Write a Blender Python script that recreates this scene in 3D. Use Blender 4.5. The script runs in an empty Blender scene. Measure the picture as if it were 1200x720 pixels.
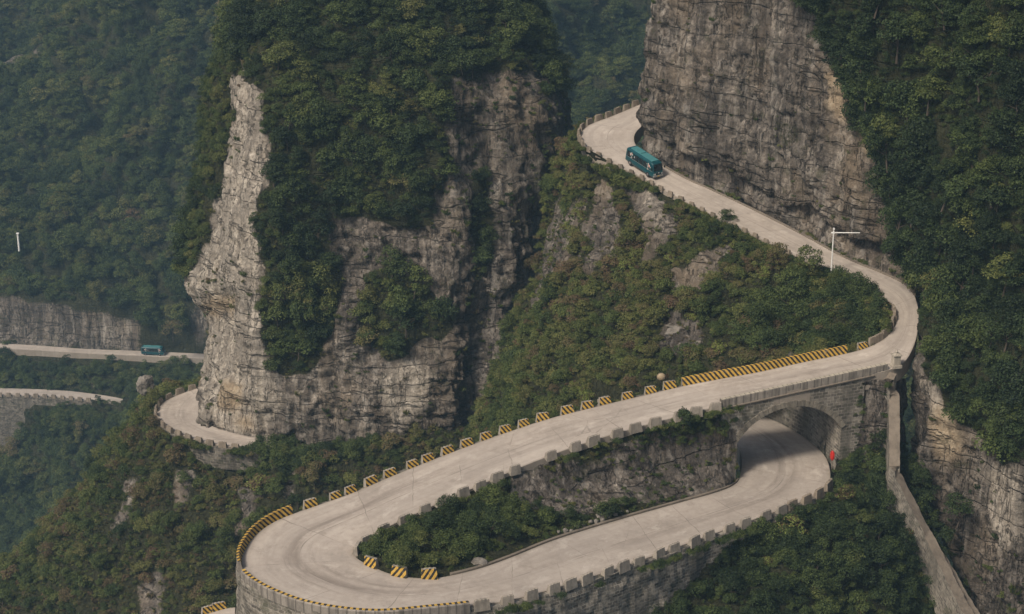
import bpy, bmesh, math, random
import numpy as np
from mathutils import Vector, Matrix

random.seed(7)
RNG = np.random.default_rng(7)
R = math.radians
scene = bpy.context.scene
COL = scene.collection

# ------------------------------------------------------------------ camera
CAM_H, PITCH, FPX = 94.0, R(22.0), 2406.0
cam_data = bpy.data.cameras.new("camera")
cam_data.sensor_width = 36.0
cam_data.lens = 36.0 * FPX / 1200.0
cam_data.clip_start = 1.0
cam_data.clip_end = 6000.0
cam = bpy.data.objects.new("camera", cam_data)
COL.objects.link(cam)
cam.location = (0, 0, CAM_H)
cam.rotation_euler = (R(90) - PITCH, 0, 0)
scene.camera = cam

# ------------------------------------------------------------------ light
SUN_EL, SUN_AZ = R(47), R(-138)       # azimuth from +Y clockwise: light comes from the left, a little behind the camera
world = bpy.data.worlds.new("World")
scene.world = world
world.use_nodes = True
wn = world.node_tree
sky = wn.nodes.new("ShaderNodeTexSky")
sky.sky_type = 'NISHITA'
sky.sun_disc = False
sky.sun_elevation = SUN_EL
sky.sun_rotation = SUN_AZ
sky.air_density = 1.0
sky.dust_density = 6.0
sky.ozone_density = 0.6
wn.nodes["Background"].inputs[1].default_value = 0.036
wn.links.new(sky.outputs[0], wn.nodes["Background"].inputs[0])
sd = bpy.data.lights.new("sun", 'SUN')
sd.energy = 1.5
sd.angle = R(10)
sd.color = (1.0, 0.905, 0.79)
sun = bpy.data.objects.new("sun", sd)
COL.objects.link(sun)
sdir = Vector((math.sin(SUN_AZ) * math.cos(SUN_EL), math.cos(SUN_AZ) * math.cos(SUN_EL), math.sin(SUN_EL)))
sun.rotation_euler = sdir.to_track_quat('Z', 'Y').to_euler()
sun.location = sdir * 300

vs = scene.view_settings
vs.view_transform = 'Standard'
vs.look = 'None'
vs.exposure = 1.18
vs.gamma = 1.0
vs.use_curve_mapping = False
scene.cycles.use_denoising = True
scene.cycles.volume_bounces = 1
scene.cycles.max_bounces = 6
scene.cycles.diffuse_bounces = 2
scene.cycles.transparent_max_bounces = 6

# ------------------------------------------------------------------ survey helpers: a sight line met with a level or a distance
CP, SP = math.cos(PITCH), math.sin(PITCH)
def ray(px, py):
    u, v = (px - 600) / FPX, (py - 360) / FPX
    return np.array([u, CP - v * SP, -SP - v * CP])
def PZ(px, py, z):
    d = ray(px, py)
    return d * ((z - CAM_H) / d[2]) + np.array([0, 0, CAM_H])
def PY(px, py, Y):
    d = ray(px, py)
    return d * (Y / d[1]) + np.array([0, 0, CAM_H])
def project(P):
    P = np.asarray(P, float)
    x, y, z = P[..., 0], P[..., 1], P[..., 2] - CAM_H
    f = y * CP - z * SP
    up = y * SP + z * CP
    return 600 + FPX * x / f, 360 - FPX * up / f

# ------------------------------------------------------------------ noise
def _hash(ix, iy, iz, seed):
    h = (ix.astype(np.int64) * 374761393 + iy.astype(np.int64) * 668265263 + iz.astype(np.int64) * 2147483647 + seed * 1274126177) & 0xFFFFFFFF
    h = ((h ^ (h >> 13)) * 1274126177) & 0xFFFFFFFF
    h = ((h ^ (h >> 16)) * 2246822519) & 0xFFFFFFFF
    return h ^ (h >> 15)
def hrand(ix, iy, iz, seed):
    return _hash(ix, iy, iz, seed) / 4294967295.0
def vnoise(p, seed=0):
    p = np.asarray(p, float)
    i = np.floor(p).astype(np.int64)
    f = p - i
    f = f * f * f * (f * (f * 6 - 15) + 10)
    r = 0
    for dx in (0, 1):
        for dy in (0, 1):
            for dz in (0, 1):
                w = (f[:, 0] if dx else 1 - f[:, 0]) * (f[:, 1] if dy else 1 - f[:, 1]) * (f[:, 2] if dz else 1 - f[:, 2])
                r = r + w * hrand(i[:, 0] + dx, i[:, 1] + dy, i[:, 2] + dz, seed)
    return r * 2 - 1
def fbm(p, seed=0, octv=4, gain=0.5):
    p = np.asarray(p, float)
    a, s, t = 1.0, 0, 0
    for o in range(octv):
        s = s + a * vnoise(p * (2.03 ** o) + 17.3 * o, seed + o)
        t += a
        a *= gain
    return s / t * 1.5
def worley(p, seed=0):
    p = np.asarray(p, float)
    i = np.floor(p).astype(np.int64)
    f1 = np.full(len(p), 9.0); f2 = np.full(len(p), 9.0); cid = np.zeros(len(p))
    for dx in (-1, 0, 1):
        for dy in (-1, 0, 1):
            for dz in (-1, 0, 1):
                c = i + np.array([dx, dy, dz])
                q = np.stack([c[:, k] + hrand(c[:, 0], c[:, 1], c[:, 2], seed + 11 * k + 1) for k in range(3)], 1)
                d = np.linalg.norm(p - q, axis=1)
                r = hrand(c[:, 0], c[:, 1], c[:, 2], seed + 77)
                nearer = d < f1
                f2 = np.where(nearer, f1, np.minimum(f2, d))
                cid = np.where(nearer, r, cid)
                f1 = np.where(nearer, d, f1)
    return f1, f2, cid

# ------------------------------------------------------------------ curves and meshes
def catmull(pts, n_per=16):
    P = np.asarray(pts, float)
    P = np.vstack([2 * P[0] - P[1], P, 2 * P[-1] - P[-2]])
    out = []
    t = np.linspace(0, 1, n_per, endpoint=False)[:, None]
    for k in range(1, len(P) - 2):
        a, b, c, d = P[k - 1], P[k], P[k + 1], P[k + 2]
        out.append(0.5 * (2 * b + (c - a) * t + (2 * a - 5 * b + 4 * c - d) * t ** 2 + (3 * b - a - 3 * c + d) * t ** 3))
    out.append(P[-2][None])
    return np.vstack(out)
def arclen(P):
    return np.concatenate([[0], np.cumsum(np.linalg.norm(np.diff(P, axis=0), axis=1))])
def resample(P, step=None, n=None):
    s = arclen(P)
    n = n or max(2, int(round(s[-1] / step)) + 1)
    t = np.linspace(0, s[-1], n)
    return np.stack([np.interp(t, s, P[:, k]) for k in range(P.shape[1])], 1)

def link(name, me, mat=None, parent=None):
    o = bpy.data.objects.new(name, me)
    COL.objects.link(o)
    if mat is not None:
        for m in (mat if isinstance(mat, (list, tuple)) else [mat]):
            me.materials.append(m)
    if parent is not None:
        o.parent = parent
    return o
def mesh(name, verts, faces, uvs=None, smooth=False, midx=None):
    me = bpy.data.meshes.new(name)
    me.from_pydata([tuple(v) for v in verts], [], [tuple(f) for f in faces])
    if uvs is not None:
        uv = me.uv_layers.new(name="UVMap")
        li = np.empty(len(me.loops), np.int32)
        me.loops.foreach_get("vertex_index", li)
        uv.data.foreach_set("uv", np.asarray(uvs, np.float32)[li].ravel())
    if midx is not None:
        me.polygons.foreach_set("material_index", np.asarray(midx, np.int32))
    if smooth:
        me.polygons.foreach_set("use_smooth", np.ones(len(me.polygons), bool))
    me.update()
    return me
def tag(o, label=None, cat=None, group=None, kind=None):
    for k, v in (('label', label), ('category', cat), ('group', group), ('kind', kind)):
        if v:
            o[k] = v
    return o
def empty(name, loc, rz=0.0):
    o = bpy.data.objects.new(name, None)
    o.empty_display_size = 0.3
    COL.objects.link(o)
    o.location = loc
    o.rotation_euler = (0, 0, rz)
    return o
class MB:
    """collects simple solids into one mesh"""
    def __init__(self):
        self.v, self.f, self.m = [], [], []
    def add(self, verts, faces, m=0):
        b = len(self.v)
        self.v += [tuple(x) for x in verts]
        self.f += [tuple(i + b for i in f) for f in faces]
        self.m += [m] * len(faces)
        return self
    def box(self, c, s, m=0, taper=(1, 1)):
        x, y, z = c; a, b, h = s[0] / 2, s[1] / 2, s[2] / 2
        tx, ty = taper
        self.add([(x - a, y - b, z - h), (x + a, y - b, z - h), (x + a, y + b, z - h), (x - a, y + b, z - h),
                  (x - a * tx, y - b * ty, z + h), (x + a * tx, y - b * ty, z + h), (x + a * tx, y + b * ty, z + h), (x - a * tx, y + b * ty, z + h)],
                 [(3, 2, 1, 0), (4, 5, 6, 7), (0, 1, 5, 4), (1, 2, 6, 5), (2, 3, 7, 6), (3, 0, 4, 7)], m)
        return self
    def tube(self, a, b, r0, r1=None, n=10, m=0):
        a, b = Vector(a), Vector(b)
        r1 = r0 if r1 is None else r1
        q = (b - a).to_track_quat('Z', 'Y')
        vs_ = []
        for p, r in ((a, r0), (b, r1)):
            for k in range(n):
                t = 2 * math.pi * k / n
                vs_.append(p + q @ Vector((r * math.cos(t), r * math.sin(t), 0)))
        fs = [(k, (k + 1) % n, n + (k + 1) % n, n + k) for k in range(n)]
        fs += [tuple(range(n - 1, -1, -1)), tuple(range(n, 2 * n))]
        return self.add(vs_, fs, m)
    def build(self, name, mat, parent=None, bevel=0.0, smooth=False):
        me = mesh(name, self.v, self.f, midx=self.m, smooth=smooth)
        if bevel:
            bm = bmesh.new(); bm.from_mesh(me)
            bmesh.ops.bevel(bm, geom=[e for e in bm.edges if e.calc_face_angle(0) > 0.5], offset=bevel, segments=2, profile=0.7, affect='EDGES', clamp_overlap=True)
            bm.to_mesh(me); bm.free()
        return link(name, me, mat, parent)

def inpoly(x, y, poly):
    r = np.zeros(x.shape, bool)
    n = len(poly)
    for k in range(n):
        (x0, y0), (x1, y1) = poly[k], poly[(k + 1) % n]
        if y0 == y1:
            continue
        c = ((y0 > y) != (y1 > y)) & (x < (x1 - x0) * (y - y0) / (y1 - y0) + x0)
        r ^= c
    return r

# ------------------------------------------------------------------ materials
def new_mat(name):
    m = bpy.data.materials.new(name)
    m.use_nodes = True
    nt = m.node_tree
    b = nt.nodes["Principled BSDF"]
    b.inputs["Specular IOR Level"].default_value = 0.25
    return m, nt, b
class NT:
    def __init__(self, nt):
        self.nt = nt
    def n(self, t, **kw):
        nd = self.nt.nodes.new(t)
        for k, v in kw.items():
            setattr(nd, k, v)
        return nd
    def l(self, a, b):
        self.nt.links.new(a, b)
    def setin(self, sock, v):
        if isinstance(v, bpy.types.NodeSocket):
            self.l(v, sock)
        else:
            sock.default_value = v
    def math(self, op, a, b=0.0, c=None, clamp=False):
        nd = self.n("ShaderNodeMath", operation=op)
        nd.use_clamp = clamp
        self.setin(nd.inputs[0], a); self.setin(nd.inputs[1], b)
        if c is not None:
            self.setin(nd.inputs[2], c)
        return nd.outputs[0]
    def mix(self, f, a, b, mode='MIX'):
        nd = self.n("ShaderNodeMix", data_type='RGBA', blend_type=mode)
        self.setin(nd.inputs[0], f)
        for s, v in ((nd.inputs[6], a), (nd.inputs[7], b)):
            self.setin(s, v if isinstance(v, bpy.types.NodeSocket) else (*v, 1) if len(v) == 3 else v)
        return nd.outputs[2]
    def ramp(self, f, stops, interp='LINEAR'):
        nd = self.n("ShaderNodeValToRGB")
        self.setin(nd.inputs[0], f)
        cr = nd.color_ramp
        cr.interpolation = interp
        while len(cr.elements) < len(stops):
            cr.elements.new(0.5)
        for e, (p, c) in zip(cr.elements, stops):
            e.position = p
            e.color = (*c, 1) if not isinstance(c, (int, float)) else (c, c, c, 1)
        return nd.outputs[0]
    def noise(self, vec, scale, detail=4, rough=0.55, dist=0.0):
        nd = self.n("ShaderNodeTexNoise")
        if vec is not None:
            self.l(vec, nd.inputs["Vector"])
        nd.inputs["Scale"].default_value = scale
        nd.inputs["Detail"].default_value = detail
        nd.inputs["Roughness"].default_value = rough
        nd.inputs["Distortion"].default_value = dist
        return nd.outputs["Fac"]
    def vor(self, vec, scale, feature='F1'):
        nd = self.n("ShaderNodeTexVoronoi", feature=feature)
        self.l(vec, nd.inputs["Vector"])
        nd.inputs["Scale"].default_value = scale
        return nd
    def mapv(self, vec, scale=(1, 1, 1), rot=(0, 0, 0)):
        nd = self.n("ShaderNodeMapping")
        self.l(vec, nd.inputs[0])
        nd.inputs["Scale"].default_value = scale
        nd.inputs["Rotation"].default_value = rot
        return nd.outputs[0]
    def pos(self):
        return self.n("ShaderNodeNewGeometry").outputs["Position"]
    def obj(self):
        return self.n("ShaderNodeTexCoord").outputs["Object"]
    def uv(self):
        return self.n("ShaderNodeTexCoord").outputs["UV"]
    def attr(self, name, kind='GEOMETRY'):
        nd = self.n("ShaderNodeAttribute", attribute_type=kind)
        nd.attribute_name = name
        return nd.outputs["Fac"]
    def bump(self, h, strength, dist, bsdf):
        nd = self.n("ShaderNodeBump")
        nd.inputs["Strength"].default_value = strength
        nd.inputs["Distance"].default_value = dist
        self.l(h, nd.inputs["Height"])
        self.l(nd.outputs[0], bsdf.inputs["Normal"])

def simple(name, col, rough=0.6, metal=0.0, var=0.12, spec=0.3, scale=3.0):
    m, nt, b = new_mat(name)
    T = NT(nt)
    f = T.noise(T.obj(), scale, 5)
    c = T.mix(T.math('MULTIPLY', f, 1.0), tuple(x * (1 - var * 2) for x in col), tuple(min(1, x * (1 + var * 2)) for x in col))
    T.l(c, b.inputs["Base Color"])
    b.inputs["Roughness"].default_value = rough
    b.inputs["Metallic"].default_value = metal
    b.inputs["Specular IOR Level"].default_value = spec
    return m

def mat_terrain():
    """bare limestone where the attribute veg is 0, dark leaf litter and soil where it is 1"""
    m, nt, b = new_mat("limestone_and_soil")
    T = NT(nt)
    p = T.pos()
    # bedding planes and vertical joints
    big = T.noise(T.mapv(p, (0.05, 0.05, 0.035)), 1.0, 5, 0.6)
    mid = T.noise(T.mapv(p, (0.5, 0.5, 0.13)), 1.0, 8, 0.7)
    streak = T.noise(T.mapv(p, (0.55, 0.55, 0.035)), 1.0, 6, 0.66, 0.5)
    pstreak = T.noise(T.mapv(p, (0.9, 0.9, 0.05)), 1.0, 5, 0.6, 0.4)
    fine = T.noise(p, 2.3, 8, 0.72)
    wv = T.n("ShaderNodeTexNoise"); wv.inputs["Scale"].default_value = 0.55; wv.inputs["Detail"].default_value = 4; T.l(p, wv.inputs["Vector"])
    wq = T.n("ShaderNodeVectorMath", operation='MULTIPLY_ADD'); T.l(wv.outputs["Color"], wq.inputs[0]); wq.inputs[1].default_value = (1.3, 1.3, 0.9); T.l(p, wq.inputs[2])
    def blocks(sc):
        vn = T.n("ShaderNodeTexVoronoi", feature='F1', distance='CHEBYCHEV')
        T.l(T.mapv(wq.outputs[0], sc, (0.07, 0.11, 0.35)), vn.inputs["Vector"]); vn.inputs["Scale"].default_value = 1.0
        sp_ = T.n("ShaderNodeSeparateXYZ"); T.l(vn.outputs["Color"], sp_.inputs[0])
        return sp_.outputs[0]
    bl1 = blocks((0.62, 0.62, 0.85)); bl2 = blocks((1.5, 1.5, 2.3))
    blk = T.math('ADD', T.math('MULTIPLY', bl1, 0.6), T.math('MULTIPLY', bl2, 0.4))
    tone = T.math('ADD', T.math('MULTIPLY', mid, 0.50), T.math('ADD', T.math('MULTIPLY', fine, 0.40), T.math('MULTIPLY', blk, 0.12)))
    rock = T.ramp(tone, [(0.36, (0.052, 0.044, 0.037)), (0.46, (0.138, 0.120, 0.102)), (0.55, (0.235, 0.208, 0.178)), (0.65, (0.45, 0.405, 0.35))])
    st = T.ramp(streak, [(0.42, 0.0), (0.55, 1.0)])
    rock = T.mix(T.math('MULTIPLY', st, 0.66), rock, (0.060, 0.054, 0.049))
    ps = T.ramp(pstreak, [(0.54, 0.0), (0.64, 1.0)])
    rock = T.mix(T.math('MULTIPLY', ps, 0.55), rock, (0.36, 0.335, 0.30))
    warm = T.ramp(T.noise(T.mapv(p, (0.11, 0.11, 0.07)), 1.0, 5, 0.6), [(0.5, 0.0), (0.66, 1.0)])
    rock = T.mix(T.math('MULTIPLY', warm, 0.45), rock, (0.24, 0.185, 0.125))
    bigc = T.ramp(T.math('ADD', T.math('MULTIPLY', big, 0.6), T.math('MULTIPLY', T.noise(T.mapv(p, (0.16, 0.16, 0.02)), 1.0, 5, 0.62), 0.4)), [(0.38, (0.50, 0.48, 0.47)), (0.5, (0.95, 0.93, 0.91)), (0.62, (1.42, 1.40, 1.36))])
    rock = T.mix(1.0, rock, bigc, 'MULTIPLY')
    # pale and ochre weathered faces with their own outline
    pale = T.ramp(tone, [(0.36, (0.13, 0.108, 0.086)), (0.46, (0.34, 0.297, 0.24)), (0.56, (0.53, 0.47, 0.39)), (0.70, (0.66, 0.60, 0.52))])
    rock = T.mix(T.attr("pale"), rock, T.mix(T.math('MULTIPLY', st, 0.5), pale, (0.13, 0.115, 0.10)))
    och = T.ramp(tone, [(0.32, (0.16, 0.12, 0.08)), (0.5, (0.36, 0.28, 0.19)), (0.7, (0.50, 0.42, 0.31))])
    rock = T.mix(T.attr("ochre"), rock, och)
    # bedding cracks and upright joints
    bed = T.noise(T.mapv(p, (0.035, 0.035, 0.30), (0.05, 0.10, 0)), 1.0, 3, 0.5)
    jnt = T.noise(T.mapv(p, (0.55, 0.55, 0.07)), 1.0, 6, 0.62)
    c1 = T.ramp(T.math('ABSOLUTE', T.math('SUBTRACT', bed, 0.5)), [(0.0, 0.22), (0.010, 1.0)])
    c2 = T.ramp(T.math('ABSOLUTE', T.math('SUBTRACT', jnt, 0.47)), [(0.0, 0.35), (0.016, 1.0)])
    crack = T.math('MULTIPLY', c1, c2)
    rock = T.mix(0.85, rock, crack, 'MULTIPLY')
    # moss and lichen
    moss = T.ramp(T.noise(p, 0.55, 6, 0.7), [(0.56, 0.0), (0.66, 1.0)])
    rock = T.mix(T.math('MULTIPLY', moss, T.math('MULTIPLY', T.math('SUBTRACT', 1.0, T.attr("pale")), 0.55)), rock, (0.05, 0.053, 0.026))
    soil = T.ramp(fine, [(0.35, (0.022, 0.022, 0.012)), (0.55, (0.040, 0.042, 0.020)), (0.75, (0.075, 0.066, 0.04))])
    edge = T.math('ADD', T.attr("veg"), T.math('MULTIPLY', T.math('SUBTRACT', fine, 0.5), 1.1))
    k = T.ramp(edge, [(0.42, 0.0), (0.60, 1.0)])
    T.l(T.mix(k, rock, soil), b.inputs["Base Color"])
    b.inputs["Roughness"].default_value = 0.93
    b.inputs["Specular IOR Level"].default_value = 0.12
    lay = T.noise(T.mapv(p, (0.12, 0.12, 1.6), (0.08, 0.13, 0)), 1.0, 4, 0.6)
    h = T.math('ADD', T.math('ADD', T.math('MULTIPLY', mid, 0.7), T.math('MULTIPLY', blk, 0.75)), T.math('ADD', T.math('MULTIPLY', fine, 0.45), T.math('ADD', T.math('MULTIPLY', lay, 0.22), T.math('MULTIPLY', crack, 0.35))))
    T.bump(h, 1.0, 0.85, b)
    return m

def mat_road():
    m, nt, b = new_mat("worn_concrete_road")
    T = NT(nt)
    p, uv = T.pos(), T.uv()
    sx = T.n("ShaderNodeSeparateXYZ"); T.l(uv, sx.inputs[0])
    u, v = sx.outputs[0], sx.outputs[1]          # u across 0..1, v metres along
    a = T.noise(p, 0.16, 5, 0.6); c = T.noise(p, 1.6, 7, 0.7)
    lanes = T.noise(T.mapv(uv, (5.5, 0.06, 1)), 1.0, 5, 0.65)
    base = T.ramp(T.math('ADD', T.math('MULTIPLY', a, 0.55), T.math('MULTIPLY', c, 0.45)), [(0.33, (0.29, 0.25, 0.21)), (0.5, (0.405, 0.352, 0.30)), (0.68, (0.49, 0.435, 0.375))])
    base = T.mix(T.math('MULTIPLY', T.ramp(lanes, [(0.44, 0.0), (0.62, 1.0)]), 0.42), base, (0.245, 0.212, 0.182))
    sp2 = T.ramp(T.noise(p, 0.42, 7, 0.75), [(0.56, 0.0), (0.66, 1.0)])
    base = T.mix(T.math('MULTIPLY', sp2, 0.5), base, (0.24, 0.205, 0.17))
    pl2 = T.ramp(T.noise(T.mapv(uv, (3.0, 0.25, 1)), 1.0, 6, 0.7), [(0.56, 0.0), (0.64, 1.0)])
    base = T.mix(T.math('MULTIPLY', pl2, 0.42), base, (0.60, 0.54, 0.47))
    # slabs differ a little; joints across every 5.5 m and one along the middle
    slab = T.n("ShaderNodeTexWhiteNoise", noise_dimensions='2D')
    cx = T.n("ShaderNodeCombineXYZ")
    T.l(T.math('FLOOR', T.math('MULTIPLY', u, 2.0)), cx.inputs[0]); T.l(T.math('FLOOR', T.math('DIVIDE', v, 5.5)), cx.inputs[1])
    T.l(cx.outputs[0], slab.inputs["Vector"])
    base = T.mix(T.math('MULTIPLY', slab.outputs["Value"], 0.26), base, (0.30, 0.265, 0.235))
    wob = T.math('MULTIPLY', T.math('SUBTRACT', T.noise(p, 0.8, 4), 0.5), 0.35)
    jv = T.math('ABSOLUTE', T.math('SUBTRACT', T.math('FRACT', T.math('DIVIDE', T.math('ADD', v, wob), 5.5)), 0.5))
    j1 = T.math('GREATER_THAN', jv, 0.4930)
    ju = T.math('LESS_THAN', T.math('ABSOLUTE', T.math('SUBTRACT', T.math('ADD', u, T.math('MULTIPLY', wob, 0.02)), 0.5)), 0.0055)
    joint = T.math('MAXIMUM', j1, ju)
    joint = T.math('MULTIPLY', joint, T.ramp(T.noise(p, 0.3, 3), [(0.40, 0.0), (0.58, 0.75)]))
    cr = T.vor(T.mapv(p, (0.16, 0.16, 0.16)), 1.0, 'DISTANCE_TO_EDGE')
    ck = T.math('LESS_THAN', T.math('ADD', cr.outputs["Distance"], T.math('MULTIPLY', T.math('SUBTRACT', c, 0.5), 0.03)), 0.0055)
    ck = T.math('MULTIPLY', ck, T.ramp(T.noise(p, 0.09, 3), [(0.54, 0.0), (0.62, 0.45)]))
    base = T.mix(T.math('MAXIMUM', joint, ck), base, (0.18, 0.155, 0.13))
    # rubber laid down in the bends
    tm = T.attr("tyre")
    tw = T.math('MULTIPLY', tm, T.ramp(T.noise(T.mapv(uv, (9, 0.12, 1)), 1.0, 6, 0.75), [(0.42, 0.15), (0.55, 1.0)]))
    base = T.mix(T.math('MINIMUM', T.math('MULTIPLY', tw, 0.62), 0.6), base, (0.15, 0.122, 0.10))
    # leaf dust at both edges
    ed = T.math('ABSOLUTE', T.math('SUBTRACT', u, 0.5))
    eg = T.ramp(T.math('ADD', ed, T.math('MULTIPLY', T.math('SUBTRACT', c, 0.5), 0.12)), [(0.455, 0.0), (0.52, 1.0)])
    base = T.mix(T.math('MULTIPLY', eg, 0.6), base, (0.15, 0.125, 0.085))
    T.l(base, b.inputs["Base Color"])
    b.inputs["Roughness"].default_value = 0.85
    T.bump(c, 0.3, 0.02, b)
    return m

def mat_masonry(name="stone_masonry", dark=1.0, sx=0.62, sy=0.30):
    m, nt, b = new_mat(name)
    T = NT(nt)
    uv, p = T.uv(), T.pos()
    wob = T.n("ShaderNodeTexNoise"); wob.inputs["Scale"].default_value = 0.9; wob.inputs["Detail"].default_value = 3
    T.l(p, wob.inputs["Vector"])
    ad = T.n("ShaderNodeVectorMath", operation='MULTIPLY_ADD')
    T.l(wob.outputs["Color"], ad.inputs[0]); ad.inputs[1].default_value = (0.14, 0.10, 0); T.l(uv, ad.inputs[2])
    br = T.n("ShaderNodeTexBrick")
    T.l(ad.outputs[0], br.inputs["Vector"])
    br.inputs["Scale"].default_value = 1.0
    br.inputs["Brick Width"].default_value = sx
    br.inputs["Row Height"].default_value = sy
    br.inputs["Mortar Size"].default_value = 0.04
    br.inputs["Mortar Smooth"].default_value = 0.3
    br.inputs["Bias"].default_value = 0.1
    br.inputs["Color1"].default_value = (0.085 * dark, 0.075 * dark, 0.062 * dark, 1)
    br.inputs["Color2"].default_value = (0.285 * dark, 0.255 * dark, 0.21 * dark, 1)
    br.inputs["Mortar"].default_value = (0.33 * dark, 0.30 * dark, 0.255 * dark, 1)
    f = T.noise(p, 2.2, 7, 0.7)
    c = T.mix(0.75, br.outputs["Color"], T.ramp(f, [(0.3, 0.35), (0.7, 1.35)]), 'MULTIPLY')
    stain = T.ramp(T.noise(T.mapv(p, (0.5, 0.5, 0.09)), 1.0, 5, 0.65), [(0.47, 0.0), (0.62, 1.0)])
    c = T.mix(T.math('MULTIPLY', stain, 0.55), c, (0.06, 0.055, 0.045))
    moss = T.ramp(T.noise(p, 0.5, 5, 0.7), [(0.54, 0.0), (0.64, 1.0)])
    c = T.mix(T.math('MULTIPLY', moss, 0.5), c, (0.05, 0.055, 0.028))
    T.l(c, b.inputs["Base Color"])
    b.inputs["Roughness"].default_value = 0.92
    h = T.math('ADD', T.math('MULTIPLY', T.math('SUBTRACT', 1.0, br.outputs["Fac"]), 0.7), T.math('MULTIPLY', f, 0.8))
    T.bump(h, 0.9, 0.10, b)
    return m

def mat_concrete(name, col, groove=0.0, stain=0.5):
    m, nt, b = new_mat(name)
    T = NT(nt)
    p = T.pos()
    f = T.noise(p, 2.6, 7, 0.7); g = T.noise(p, 0.5, 4)
    t = T.math('ADD', T.math('MULTIPLY', f, 0.55), T.math('MULTIPLY', g, 0.45))
    c = T.ramp(t, [(0.32, tuple(x * 0.55 for x in col)), (0.52, col), (0.7, tuple(x * 1.22 for x in col))])
    s = T.ramp(T.noise(T.mapv(p, (1.6, 1.6, 0.18)), 1.0, 5, 0.65), [(0.46, 0.0), (0.62, 1.0)])
    c = T.mix(T.math('MULTIPLY', s, stain), c, tuple(x * 0.34 for x in col))
    if groove:
        sx = T.n("ShaderNodeSeparateXYZ"); T.l(T.uv(), sx.inputs[0])
        fr = T.math('FRACT', T.math('DIVIDE', sx.outputs[0], groove))
        ln = T.math('LESS_THAN', fr, 0.16)
        c = T.mix(T.math('MULTIPLY', ln, 0.62), c, tuple(x * 0.25 for x in col))
    T.l(c, b.inputs["Base Color"])
    b.inputs["Roughness"].default_value = 0.9
    T.bump(f, 0.5, 0.03, b)
    return m

def mat_stripe(name="hazard_stripe_paint", period=0.5, slant=-0.75, use_uv=True, worn=0.55):
    """yellow and black slanting bands; UV in metres"""
    m, nt, b = new_mat(name)
    T = NT(nt)
    sx = T.n("ShaderNodeSeparateXYZ"); T.l(T.uv(), sx.inputs[0])
    q = T.math('ADD', sx.outputs[0], T.math('MULTIPLY', sx.outputs[1], slant))
    q = T.math('ADD', q, T.math('MULTIPLY', T.math('SUBTRACT', T.noise(T.pos(), 3.0, 3), 0.5), 0.05))
    k = T.math('GREATER_THAN', T.math('FRACT', T.math('DIVIDE', q, period)), 0.52)
    w = T.noise(T.pos(), 4.0, 6, 0.7)
    yel = T.ramp(w, [(0.3, (0.22, 0.135, 0.03)), (0.5, (0.50, 0.31, 0.055)), (0.75, (0.56, 0.385, 0.10))])
    blk = T.ramp(w, [(0.4, (0.016, 0.015, 0.014)), (0.75, (0.045, 0.04, 0.035))])
    c = T.mix(k, yel, blk)
    rub = T.ramp(T.noise(T.pos(), 1.7, 7, 0.75), [(0.58, 0.0), (0.68, 1.0)])
    c = T.mix(T.math('MULTIPLY', rub, worn), c, (0.27, 0.235, 0.19))
    T.l(c, b.inputs["Base Color"])
    b.inputs["Roughness"].default_value = 0.72
    return m

def mat_leaf(name, stops, trans=0.14):
    m, nt, b = new_mat(name)
    T = NT(nt)
    tint = T.attr("tint", 'INSTANCER')
    isl = T.n("ShaderNodeNewGeometry").outputs["Random Per Island"]
    rnd = T.n("ShaderNodeObjectInfo").outputs["Random"]
    t = T.math('ADD', tint, T.math('MULTIPLY', T.math('SUBTRACT', isl, 0.5), 0.16))
    c = T.ramp(t, stops)
    val = T.math('ADD', 0.55, T.math('ADD', T.math('MULTIPLY', isl, 0.62), T.math('MULTIPLY', rnd, 0.35)))
    hs = T.n("ShaderNodeHueSaturation"); T.l(c, hs.inputs["Color"]); T.l(val, hs.inputs["Value"])
    T.l(hs.outputs[0], b.inputs["Base Color"])
    b.inputs["Roughness"].default_value = 0.62
    b.inputs["Specular IOR Level"].default_value = 0.16
    tr = T.n("ShaderNodeBsdfTranslucent"); T.l(hs.outputs[0], tr.inputs[0])
    mx = T.n("ShaderNodeMixShader"); mx.inputs[0].default_value = trans
    T.l(b.outputs[0], mx.inputs[1]); T.l(tr.outputs[0], mx.inputs[2])
    T.l(mx.outputs[0], nt.nodes["Material Output"].inputs[0])
    return m

M = {}
M['terrain'] = mat_terrain()
M['road'] = mat_road()
M['masonry'] = mat_masonry()
M['rubble'] = mat_masonry("dark_rubble_masonry", 0.72, 0.75, 0.38)
M['concrete'] = mat_concrete("weathered_concrete", (0.30, 0.265, 0.22))
M['parapet'] = mat_concrete("grooved_concrete", (0.27, 0.24, 0.205), groove=0.78, stain=0.75)
M['bleached'] = mat_concrete("brown_grey_concrete", (0.235, 0.195, 0.15), stain=0.6)
M['chute'] = mat_concrete("stained_concrete", (0.185, 0.155, 0.122), stain=0.2)
M['stripe'] = mat_stripe()
M['leaf'] = mat_leaf("leaves", [(0.0, (0.017, 0.027, 0.012)), (0.25, (0.036, 0.054, 0.019)), (0.50, (0.070, 0.092, 0.026)), (0.70, (0.118, 0.122, 0.038)), (0.84, (0.112, 0.086, 0.045)), (0.93, (0.105, 0.058, 0.042)), (1.0, (0.15, 0.19, 0.045))])
M['bark'] = simple("bark", (0.07, 0.055, 0.042), 0.9)
M['white_paint'] = simple("white_paint", (0.72, 0.71, 0.68), 0.45, var=0.05)
M['red'] = simple("red_paint", (0.42, 0.022, 0.014), 0.3, var=0.08)
M['stone'] = mat_concrete("dressed_stone", (0.37, 0.33, 0.27), stain=0.4)
M['boulder'] = mat_concrete("boulder_stone", (0.20, 0.18, 0.155), stain=0.5)
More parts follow.
